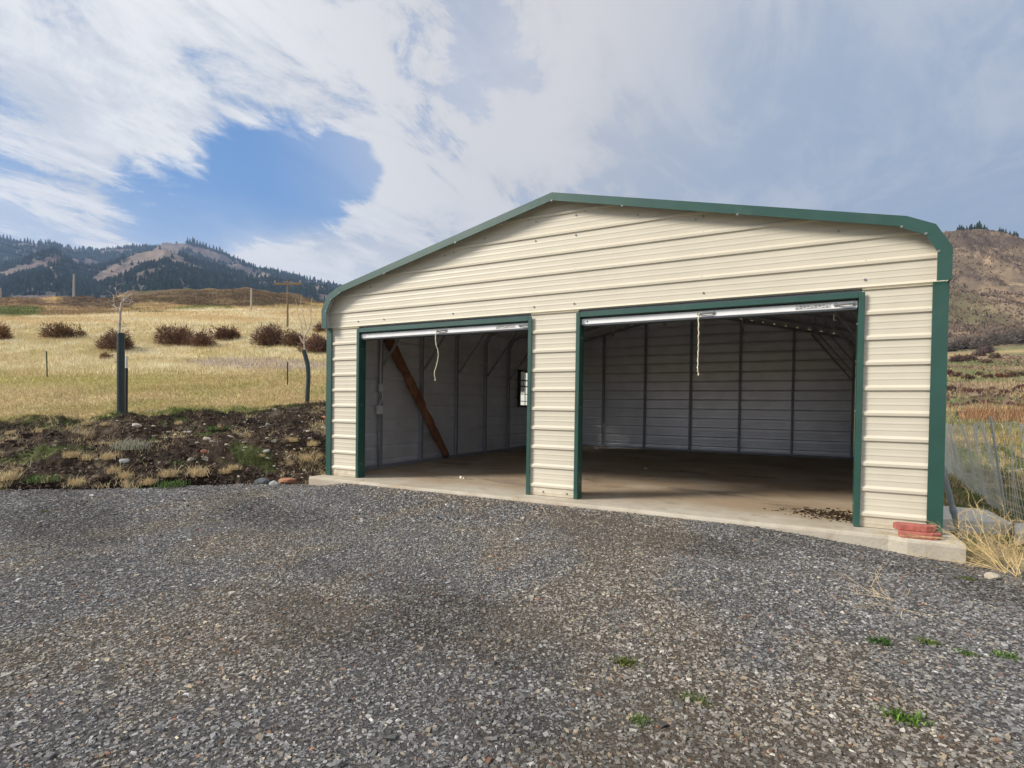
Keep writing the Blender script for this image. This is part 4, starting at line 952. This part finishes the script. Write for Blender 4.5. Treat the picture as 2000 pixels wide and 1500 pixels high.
upole(562, 640, 547, 60, .17, m_pole, 'brown wooden utility pole with a crossarm nearest the garage', True)
upole(491, 605, 563, 105, .15, m_polew, 'pale bare utility pole on the brown slope left of the crossarm pole')
upole(144.5, 580, 535, 118, .19, m_polew, 'pale utility pole on the low ridge at far left')
upole(1, 582, 562, 120, .16, m_polew, 'short pale pole at the very left edge of the field')

# ------------------------------------------------------------------ shrubs
def shrub_mesh(name, n, w, h, colr, seed, tw=.02, lean=1.0):
    r = np.random.default_rng(seed); nb = n
    # twigs fill a lumpy low dome; each is a thin two-blade sliver, with arching main stems
    cx = r.normal(0, .30*w, (9, 2)); cx[0] = 0; ch = h*r.uniform(.55, 1., 9); k = r.integers(0, 9, nb)
    u = r.normal(0, 1, (nb, 3)); u /= np.linalg.norm(u, axis=1)[:, None]; u[:, 2] = np.abs(u[:, 2]); rad_ = r.uniform(.15, 1, nb)**.5
    P = np.stack([cx[k, 0]+u[:, 0]*rad_*w*.26, cx[k, 1]+u[:, 1]*rad_*w*.26, u[:, 2]*rad_*ch[k]*.92], -1)
    q_ = np.percentile(np.abs(P[:, :2]), 97, axis=0); P[:, :2] *= (w*.46/q_)[None]; P[:, 2] *= h*.78/np.percentile(P[:, 2], 98)
    d = u*np.array([1, 1, .7]) + r.normal(0, .55, (nb, 3)); d[:, 2] = np.abs(d[:, 2])*.8+.1; d /= np.linalg.norm(d, axis=1)[:, None]
    L = h*r.uniform(.10, .30, nb)*np.where(r.uniform(0, 1, nb) < .12, 1.7, 1.); s_ = np.cross(d, r.normal(0, 1, (nb, 3))); s_ /= np.linalg.norm(s_, axis=1)[:, None]; s_ *= tw*r.uniform(.4, 1.1, nb)[:, None]
    Vv = np.stack([P-s_*.5, P+s_*.5, P+d*L[:, None]], 1).reshape(-1, 3)
    cc = np.repeat(np.clip(np.array(colr)*r.lognormal(0, .35, (nb, 1)), .005, .5), 3, 0)
    m1 = 60; a = r.uniform(0, 6.28, m1); e = np.stack([np.cos(a)*w*.42*r.uniform(.3, 1, m1), np.sin(a)*w*.42*r.uniform(.3, 1, m1), h*r.uniform(.5, 1.05, m1)], -1)
    o = np.stack([np.cos(a)*w*.05, np.sin(a)*w*.05, np.full(m1, -.05)], -1); sd = np.stack([-np.sin(a), np.cos(a), np.zeros(m1)], -1)*tw*.8
    V2 = np.stack([o-sd, o+sd, e], 1).reshape(-1, 3); c2 = np.tile(np.array(colr)*1.1, (len(V2), 1))
    V3 = np.concatenate([Vv, V2]); return npmesh(name, V3, np.arange(len(V3)).reshape(-1, 3), m_bush, np.concatenate([cc, c2]))
bs = [((350, 674), 62, 40, (.15, .095, .082), 'left one of the two merged dark bushes in the middle of the field', 4600), ((394, 678), 56, 32, (.145, .085, .072), 'reddish right one of the two merged bushes in the middle of the field', 3600),
      ((443, 664), 46, 28, (.15, .09, .076), 'small round dark bush right of the merged bushes', 3200), ((530, 676), 70, 42, (.145, .092, .082), 'widest dark bush left of the crossarm pole', 5600),
      ((572, 676), 40, 33, (.14, .088, .078), 'dark bush below the crossarm pole', 2800), ((622, 689), 50, 38, (.15, .092, .088), 'dark bush cut off by the left side of the garage', 3600),
      ((122, 661), 58, 32, (.15, .095, .07), 'round brown bush above the thin post with the loop', 3400), ((160, 657), 20, 12, (.16, .11, .08), 'small low bush right of the round brown bush', 800),
      ((220, 684), 60, 42, (.14, .09, .08), 'spreading dark bush behind the straight guard tube', 3600), ((208, 702), 22, 16, (.20, .13, .085), 'small brown bush below the spreading bush', 800),
      ((2, 666), 42, 36, (.18, .11, .075), 'brown bush cut by the left edge of the photo', 2600), ((625, 650), 26, 22, (.18, .11, .085), 'small brown bush high behind the one cut by the garage', 1200)]
for i, ((px, py), w_, h_, c_, lab, n) in enumerate(bs):
    g = gpt(px, py); dd = float((g-CAM)@F); k_ = dd/f_px; c_ = np.array(c_)*np.array([1.25, 1.2, .95])
    o = shrub_mesh('bush', int(n*.62), w_*k_, h_*k_, c_, 40+i, tw=1.9*k_); o.location = g; tag(o, lab, 'bush', 'leafless bushes in the field')
# shrubs and thickets on the right-hand terraces
rs_ = [(1866, 708, 3.6, (.12, .08, .065)), (1882, 707, 3., (.12, .08, .065)), (1896, 706, 3.2, (.13, .09, .07)), (1925, 711, 2.2, (.14, .10, .07)), (1916, 695, 2.4, (.13, .09, .08)), (1850, 733, 2.6, (.16, .075, .06)), (1868, 737, 2.2, (.14, .08, .06)), (1890, 740, 2., (.13, .075, .055)),
       (1912, 734, 1.4, (.12, .08, .05)), (1932, 740, 2., (.12, .07, .05)), (1953, 738, 2., (.16, .08, .05)), (1975, 736, 2., (.13, .075, .05)), (1990, 735, 1.8, (.10, .08, .05)), (1858, 763, 2.2, (.13, .08, .06)), (1885, 768, 2.4, (.15, .08, .065)), (1900, 770, 2.4, (.15, .08, .065)), (1916, 768, 1.8, (.14, .08, .06)),
       (1938, 764, 1.6, (.15, .085, .07)), (1960, 770, 1.8, (.14, .08, .06)), (1996, 760, 2., (.15, .08, .06)), (1903, 787, 1.0, (.10, .06, .05)), (1929, 790, 1.9, (.22, .12, .09)), (1948, 793, 1.6, (.11, .12, .07)), (1977, 794, 2., (.13, .08, .07)), (1993, 796, 1.5, (.12, .09, .05)), (1862, 797, 1.2, (.11, .08, .06)), (1872, 812, 1.5, (.12, .09, .07)),
       (1850, 686, 5., (.125, .10, .085)), (1880, 682, 6., (.125, .10, .085)), (1905, 680, 6., (.115, .095, .08)), (1935, 676, 6.5, (.115, .095, .08)), (1965, 670, 6.5, (.115, .095, .08)), (1990, 668, 6., (.115, .095, .08)), (1920, 689, 3., (.12, .085, .08)), (1945, 700, 2., (.12, .09, .06))]
for i, (px, py, w_, c_) in enumerate(rs_):
    g = gpt(px, py); dd = float((g-CAM)@F); s_ = dd/f_px; wp = w_*9.5; hp_ = 4+w_*3.2
    o = shrub_mesh('shrub', int(500+250*w_), wp*s_, hp_*s_, np.array(c_)*1.2, 90+i, tw=1.8*s_)
    o.location = g; tag(o, 'low brown leafless shrub on the terraced slope right of the garage', 'shrub', 'shrubs on the right-hand slope')
# red-orange thicket
acc = Acc(); r = np.random.default_rng(91); x, y, d, t = scatter_view(60, 19, 24, .84, 1.0, 92); z = ground_z(x, y); n = len(x)
acc.add(blades(x, y, z, .35*r.lognormal(0, .3, n), np.full(n, .03), r.uniform(.1, .6, n), np.clip(np.array([.30, .16, .09])*r.lognormal(0, .4, (n, 1)), .01, .6), 93, False))
tag(acc.build('thicket', m_bush), 'rust-orange band of brush beyond the wire fence', 'brush', kind='stuff')

acc = Acc()
for (n_, d0, d1, h_, w_, sd_) in ((9000, 30, 150, .22, .3, 95), (12000, 150, 430, .7, .8, 96)):
    r = np.random.default_rng(sd_); d = np.sqrt(r.uniform(d0*d0, d1*d1, n_)); t = r.uniform(.74, 1.04, n_); fl = math.hypot(F[0], F[1]); Fh = F[:2]/fl; Rh = np.array([Fh[1], -Fh[0]])
    x = CAM[0]+d*(Fh[0]+t*Rh[0]); y = CAM[1]+d*(Fh[1]+t*Rh[1]); kp = fbm(x*(6/d1), y*(6/d1), 4, sd_) > .53; x, y = x[kp], y[kp]; n = len(x); z = ground_z(x, y)
    acc.add(blades(x, y, z, h_*r.lognormal(0, .4, n), w_*r.lognormal(0, .3, n), r.uniform(0, .7, n), np.clip(np.array([.17, .12, .09])*r.lognormal(0, .3, (n, 1)), .01, .5), sd_+5, True))
tag(acc.build('hillside_scrub', m_bush), 'sparse brown scrub dotted over the right-hand hill', 'scrub', kind='stuff')
# ------------------------------------------------------------------ power line
def wire(P, lab):
    mb = MB(); out = []
    for i in range(25): t = i/24; p = P[0]*(1-t)+P[1]*t; out.append((p[0], p[1], p[2]-1.2*4*t*(1-t)))
    mb.tube(out, .006, 4, cap=False); tag(mb.build('power_line', m_dark), lab, 'power line', 'power lines')
dP = float((gpt(562, 640)-CAM)@F)
wire((at(551, 545, dP), at(-160, 420, dP*.62)), 'upper thin power line running left from the crossarm pole'); wire((at(573, 545, dP), at(-160, 440, dP*.62)), 'lower thin power line running left from the crossarm pole')
# ------------------------------------------------------------------ conifers
def conifer_np(r, tiers=7, seg=7):
    Vv, Fc = [], []; H_ = 1.
    for k in range(tiers):
        z0 = .08+.86*k/tiers; rr = .24*(1-.88*k/tiers)*r.uniform(.75, 1.2); o = len(Vv); cz = z0+.26*(1-.5*k/tiers)
        Vv.append((r.normal(0, .008), r.normal(0, .008), min(cz, 1.02)))
        ph = r.uniform(0, 6.28)
        for j in range(seg*2):
            a = ph+math.pi*j/seg; q = rr*(r.uniform(.8, 1.25) if j % 2 else r.uniform(.35, .6)); Vv.append((q*math.cos(a), q*math.sin(a), z0+r.normal(0, .02)-(.03 if j % 2 else 0)))
        for j in range(seg*2): Fc.append((o, o+1+j, o+1+(j+1) % (seg*2)))
    o = len(Vv)
    for a in (0, 2.1, 4.2): Vv += [(.018*math.cos(a), .018*math.sin(a), -.03), (.012*math.cos(a), .012*math.sin(a), .5)]
    for j in range(3): a, b_ = o+2*j, o+2*((j+1) % 3); Fc += [(a, b_, b_+1), (a, b_+1, a+1)]
    return np.array(Vv), np.array(Fc)
cr = np.random.default_rng(3); variants = [conifer_np(cr, tiers=6+i % 3, seg=5+i % 2) for i in range(6)]
def crest_pt(px, sky=True, back=False):
    ds = np.arange(1650, 2050, 6.) if px < 1200 else np.arange(330, 470, 2.)
    t = (px-CX)/f_px; fl = math.hypot(F[0], F[1]); Fh = F[:2]/fl; Rh = np.array([Fh[1], -Fh[0]])
    x = CAM[0]+ds*(Fh[0]+t*Rh[0]); y = CAM[1]+ds*(Fh[1]+t*Rh[1]); z = ground_z(x, y); e = (z-CAM[2])/ds; i = int(np.argmax(e)); return x[i], y[i], z[i], ds[i]
cm = []
for i, (v, fc) in enumerate(variants):
    cc = np.array([.026, .042, .026])*cr.lognormal(0, .3, (len(v), 1)); o = npmesh('conifer', v, fc, m_pine, np.clip(cc, .006, .2), link=False); cm.append(o)
sky_l = [(2, 9), (8, 11), (14, 12), (20, 13), (27, 9), (34, 8), (40, 9), (48, 10), (54, 11), (60, 10), (66, 8), (74, 7), (80, 10), (90, 9), (95, 11), (99, 10), (107, 9), (118, 6), (132, 7), (148, 5), (230, 8), (248, 9), (258, 11), (262, 9),
         (365, 13), (369, 12), (375, 16), (379, 15), (384, 13), (390, 12), (396, 12), (402, 12), (408, 10), (415, 12), (421, 11), (427, 13), (433, 10), (440, 9), (447, 8), (455, 9), (463, 9), (472, 7), (483, 7), (495, 8), (506, 9), (518, 11), (526, 10), (533, 9), (540, 10), (548, 9), (555, 8),
         (563, 7), (571, 10), (578, 7), (584, 11), (592, 9), (598, 9), (604, 11), (611, 10), (618, 9), (624, 9), (631, 8), (637, 8), (643, 10), (650, 9)]
for i, (px, hp) in enumerate(sky_l):
    x, y, z, dd = crest_pt(px+random.uniform(-1, 1)); o = cm[i % 6].copy() if i >= 6 else cm[i]; C.objects.link(o)
    s_ = hp*dd/f_px*1.15; o.location = (x, y, z-.5); o.scale = (s_*1.25, s_*1.25, s_); o.rotation_euler = (0, 0, i*1.3)
    tag(o, 'small dark conifer on the skyline of the left mountain ridge', 'conifer', 'conifers along the left skyline')
for i, (px, hp) in enumerate(((1860, 9), (1864, 13), (1868, 12), (1872, 9), (1878, 10), (1884, 11), (1887, 13), (1893, 10), (1898, 14), (1902, 18), (1906, 12), (1912, 11), (1917, 7), (1942, 10), (1946, 9), (1949, 9), (1954, 10), (1962, 8), (1970, 10), (1974, 11), (1977, 9))):
    x, y, z, dd = crest_pt(px); o = cm[(i*5+1) % 6].copy(); C.objects.link(o); s_ = hp*dd/f_px; o.location = (x, y, z-.3); o.scale = (s_*1.4, s_*1.4, s_); o.rotation_euler = (0, 0, i*2.3)
    tag(o, 'dark conifer on the top of the brown hill right of the garage', 'conifer', 'conifers on the right-hand hilltop')
# the far forest reads as one mass
def scatter_forest(n_try, d0, d1, t0, t1, seed, hmin, hmax):
    r = np.random.default_rng(seed); d = np.sqrt(r.uniform(d0*d0, d1*d1, n_try)); t = r.uniform(t0, t1, n_try)
    fl = math.hypot(F[0], F[1]); Fh = F[:2]/fl; Rh = np.array([Fh[1], -Fh[0]])
    x = CAM[0]+d*(Fh[0]+t*Rh[0]); y = CAM[1]+d*(Fh[1]+t*Rh[1]); z = ground_z(x, y)
    px, py = proj(np.stack([x, y, z], -1)); m = forest_mask(px, py, x, y); keep = (r.uniform(0, 1, n_try) < m*.95+.012); x, y, z = x[keep], y[keep], z[keep]
    h = r.uniform(hmin, hmax, len(x)); return x, y, z, h, r
acc = Acc()
for a in ((9000, 480, 1150, -.96, -.27, 11, 6, 12), (10000, 1150, 1950, -.96, -.27, 12, 9, 17)):
    x, y, z, h, r = scatter_forest(*a)
    for k in range(6):
        sel = np.arange(len(x)) % 6 == k; v, fc = variants[k]; n = sel.sum()
        th = r.uniform(0, 6.28, n); c_, s_ = np.cos(th)[:, None], np.sin(th)[:, None]; hh = h[sel][:, None]; wd_ = hh*r.uniform(1.1, 1.7, (n, 1))
        X3 = (v[None, :, 0]*c_-v[None, :, 1]*s_)*wd_+x[sel][:, None]; Y3 = (v[None, :, 0]*s_+v[None, :, 1]*c_)*wd_+y[sel][:, None]; Z3 = v[None, :, 2]*hh+z[sel][:, None]-.3
        Vv = np.stack([X3, Y3, Z3], -1).reshape(-1, 3); Fc = (fc[None]+(np.arange(n)*len(v))[:, None, None]).reshape(-1, 3)
        cc = np.repeat(np.clip(np.array([.026, .042, .024])*r.lognormal(0, .35, (n, 1)), .006, .2), len(v), 0); acc.add((Vv, Fc, cc))
tag(acc.build('far_forest', m_pine), 'dark conifer forest covering the lower mountain slopes at left', 'forest', kind='stuff')

# ------------------------------------------------------------------ white house seen through the side window
hp = at(1027, 765, 26); hr = empty('house', (hp[0], hp[1], float(ground_z(hp[0], hp[1]))), 'white building glimpsed through the small window of the left bay', 'house')
mb = MB(); mb.box((-4, -1, -1), (4, 5, 3.4)); mb.build('wall', m_housew, hr)
mb = MB(); mb.add([(-4.3, -1.3, 3.4), (4.3, -1.3, 3.4), (4.3, 5.3, 3.4), (-4.3, 5.3, 3.4), (-4.3, 2, 4.6), (4.3, 2, 4.6)], [(0, 1, 5, 4), (2, 3, 4, 5), (1, 2, 5), (3, 0, 4), (0, 3, 2, 1)]); mb.build('roof', m_galv, hr)
mb = MB(); mb.box((-.4, -1.06, .9), (.4, -1.001, 2.1)); mb.build('window', m_dark, hr)

# ------------------------------------------------------------------ air, light, sky
SUN_EL, SUN_AZ = math.radians(33), math.radians(230)      # compass bearing clockwise from +y: from the front left
def build_haze():
    mb = MB(); mb.box((-3300, -3300, -30), (3300, 3300, 680)); h = mb.build('haze', bpy.data.materials.new('haze')); m = h.data.materials[0]; m.use_nodes = True; N = m.node_tree.nodes; N.clear()
    o = N.new('ShaderNodeOutputMaterial'); v = N.new('ShaderNodeVolumePrincipled'); v.inputs['Color'].default_value = (.42, .62, 1, 1); v.inputs['Density'].default_value = HZ; v.inputs['Anisotropy'].default_value = .2
    m.node_tree.links.new(v.outputs[0], o.inputs['Volume']); h['kind'] = 'stuff'; h['label'] = 'thin bluish air over the valley'; h['category'] = 'haze'
HZ = .00019
build_haze()
sd = bpy.data.lights.new('sun', 'SUN'); sd.energy = 2.7; sd.angle = math.radians(16); sd.color = (1, .93, .82)
so = bpy.data.objects.new('sun', sd); C.objects.link(so)
dirv = Vector((math.sin(SUN_AZ)*math.cos(SUN_EL), math.cos(SUN_AZ)*math.cos(SUN_EL), math.sin(SUN_EL)))
so.rotation_euler = dirv.to_track_quat('Z', 'Y').to_euler(); so.location = dirv*50
w = bpy.data.worlds.new("World"); sc.world = w; w.use_nodes = True; nt = w.node_tree; N, L = nt.nodes, nt.links; N.clear()
out = N.new('ShaderNodeOutputWorld'); bg = N.new('ShaderNodeBackground'); L.new(bg.outputs[0], out.inputs['Surface'])
sky = N.new('ShaderNodeTexSky'); sky.sky_type = 'NISHITA'; sky.sun_disc = False; sky.sun_elevation = SUN_EL; sky.sun_rotation = SUN_AZ; sky.altitude = 600; sky.dust_density = .6; sky.ozone_density = 1.6
bg.inputs['Strength'].default_value = .1
tc = N.new('ShaderNodeTexCoord')
def math_(op, a, b_=None, c_=None, clamp=False):
    n = N.new('ShaderNodeMath'); n.operation = op; n.use_clamp = clamp
    for i, q in enumerate((a, b_, c_)):
        if q is None: continue
        if isinstance(q, (int, float)): n.inputs[i].default_value = q
        else: L.new(q, n.inputs[i])
    return n.outputs[0]
nrm = N.new('ShaderNodeVectorMath'); nrm.operation = 'NORMALIZE'; L.new(tc.outputs['Generated'], nrm.inputs[0]); DIR = nrm.outputs[0]
sep = N.new('ShaderNodeSeparateXYZ'); L.new(DIR, sep.inputs[0])
den = math_('ADD', math_('MAXIMUM', sep.outputs['Z'], 0.0), .16)
cmb = N.new('ShaderNodeCombineXYZ'); L.new(math_('DIVIDE', sep.outputs['X'], den), cmb.inputs[0]); L.new(math_('DIVIDE', sep.outputs['Y'], den), cmb.inputs[1])
def noise(scale, detail, rough, dist=0., off=(0, 0, 0), rot=0, st=(1, 1, 1)):
    mp = N.new('ShaderNodeMapping'); mp.inputs['Location'].default_value = off; mp.inputs['Rotation'].default_value = (0, 0, rot); mp.inputs['Scale'].default_value = st; L.new(cmb.outputs[0], mp.inputs[0])
    n = N.new('ShaderNodeTexNoise'); n.inputs['Scale'].default_value = scale; n.inputs['Detail'].default_value = detail; n.inputs['Roughness'].default_value = rough; n.inputs['Distortion'].default_value = dist; L.new(mp.outputs[0], n.inputs['Vector']); return n.outputs['Fac']
def lobe(px, py, rpx, soft=.5, stretch=None):
    """1 near the sky direction of a surveyed point, 0 away from it; rpx is the angular radius"""
    d = ray(px, py); d = d/np.linalg.norm(d); n = N.new('ShaderNodeVectorMath'); n.operation = 'DOT_PRODUCT'; L.new(DIR, n.inputs[0]); n.inputs[1].default_value = d
    c1 = math.cos(rpx); r_ = N.new('ShaderNodeMapRange'); r_.interpolation_type = 'SMOOTHSTEP'; r_.inputs[1].default_value = math.cos(rpx*(1+soft)); r_.inputs[2].default_value = math.cos(rpx*(1-soft)); L.new(n.outputs['Value'], r_.inputs[0]); return r_.outputs[0]
def mrange(x, a, b_, c_=0., d=1., sm=True):
    r_ = N.new('ShaderNodeMapRange'); r_.interpolation_type = 'SMOOTHSTEP' if sm else 'LINEAR'; L.new(x, r_.inputs[0])
    for i, q in enumerate((a, b_, c_, d)): r_.inputs[i+1].default_value = q
    return r_.outputs[0]
def mixc(fac, a, b_):
    m = N.new('ShaderNodeMix'); m.data_type = 'RGBA'; L.new(fac, m.inputs[0])
    for i, q in ((6, a), (7, b_)):
        if isinstance(q, tuple): m.inputs[i].default_value = (*q, 1)
        else: L.new(q, m.inputs[i])
    return m.outputs[2]
nA_ = noise(1.1, 10, .58, .35, (3.1, 1.7, 0), .9, (1, .7, 1))        # broad cloud sheets
nB_ = noise(2.4, 14, .68, .9, (2, 5, 0), .75, (1.35, .62, 1))          # combed cirrus fibres
nC_ = noise(.7, 5, .5, .3, (7, 2, 0)); nD_ = noise(5.5, 12, .7, .9, (1, 9, 0), .6, (1.3, .8, 1))
def mx_(*a):
    r_ = a[0]
    for q in a[1:]: r_ = math_('MAXIMUM', r_, q)
    return r_
hole = mx_(lobe(310, 405, .055, .9), lobe(380, 410, .055, .9), lobe(350, 350, .035, .9), lobe(690, 330, .035, .9), lobe(400, 370, .05, .9), lobe(480, 352, .05, .9), lobe(565, 340, .055, .9), lobe(650, 330, .04, .9), lobe(440, 395, .05, .9), lobe(520, 385, .05, .9), lobe(600, 375, .045, .9),
           math_('MULTIPLY', lobe(60, 380, .09, .9), .45), math_('MULTIPLY', lobe(850, 110, .12, .9), .2), math_('MULTIPLY', lobe(950, 150, .06, .9), .5))
cov = math_('ADD', math_('ADD', math_('MULTIPLY', nA_, .35), math_('MULTIPLY', nB_, .85)), math_('MULTIPLY', nD_, .60))
cov = math_('SUBTRACT', math_('ADD', cov, -.235), math_('MULTIPLY', hole, .40))
wisp = mx_(lobe(210, 300, .09, .8), lobe(320, 310, .045, .8), lobe(220, 375, .05, .8)); cov = math_('ADD', cov, math_('MULTIPLY', wisp, .16))
cf = mrange(cov, .36, .64)
grey = mx_(lobe(1950, 150, .62, .55), lobe(2050, 420, .45, .6), math_('MULTIPLY', lobe(1250, 60, .35, .8), .8))
ssum = math_('ADD', math_('ADD', math_('MULTIPLY', nB_, .6), math_('MULTIPLY', nA_, .35)), math_('MULTIPLY', nD_, .18))
dark = mrange(ssum, .62, .48)
bright = mx_(lobe(250, 320, .22, .8), lobe(800, 380, .16, .8), lobe(130, 200, .25, .8), math_('MULTIPLY', lobe(1060, 150, .12, .8), .6))
SK = .62
white = mixc(dark, (7.4*SK, 7.3*SK, 7.2*SK), (4.0*SK, 4.35*SK, 5.0*SK))
white = mixc(math_('MULTIPLY', bright, .35), white, (7.8*SK, 7.7*SK, 7.6*SK))
gA = mixc(mrange(nC_, .35, .65), (5.2*SK, 5.05*SK, 5.05*SK), (4.5*SK, 4.5*SK, 4.7*SK))
gcol_ = mixc(lobe(1900, 400, .36, .7), gA, (2.9*SK, 3.6*SK, 4.7*SK))
gcol_ = mixc(math_('MULTIPLY', mrange(ssum, .48, .66), .35), gcol_, (5.6*SK, 5.5*SK, 5.6*SK)); cloud = mixc(math_('MULTIPLY', grey, .9), white, gcol_)
low = mixc(mrange(sep.outputs['Z'], .30, .12), cloud, (7.6*SK, 7.45*SK, 7.3*SK)); low = mixc(math_('MULTIPLY', grey, 1.), low, cloud)
bl = mixc(mrange(sep.outputs['Z'], .5, .15), (.48, 1.3, 3.0), (.8, 1.75, 3.4))
skyc = mixc(mrange(sep.outputs['Z'], -.9, -.8, .85, .85), sky.outputs[0], bl)
cf = mx_(cf, math_('MULTIPLY', math_('MULTIPLY', mrange(sep.outputs['Z'], .335, .265), .95), math_('SUBTRACT', 1., math_('MULTIPLY', hole, .8))), math_('MULTIPLY', grey, 1.0))
fin = mixc(cf, skyc, low)
L.new(fin, bg.inputs['Color'])
sc.view_settings.view_transform = 'Standard'; sc.view_settings.look = 'None'; sc.view_settings.gamma = 1; sc.view_settings.exposure = 1.0
sc.cycles.max_bounces = 10; sc.cycles.diffuse_bounces = 8; sc.cycles.volume_bounces = 0; sc.cycles.transparent_max_bounces = 8; sc.cycles.use_denoising = True
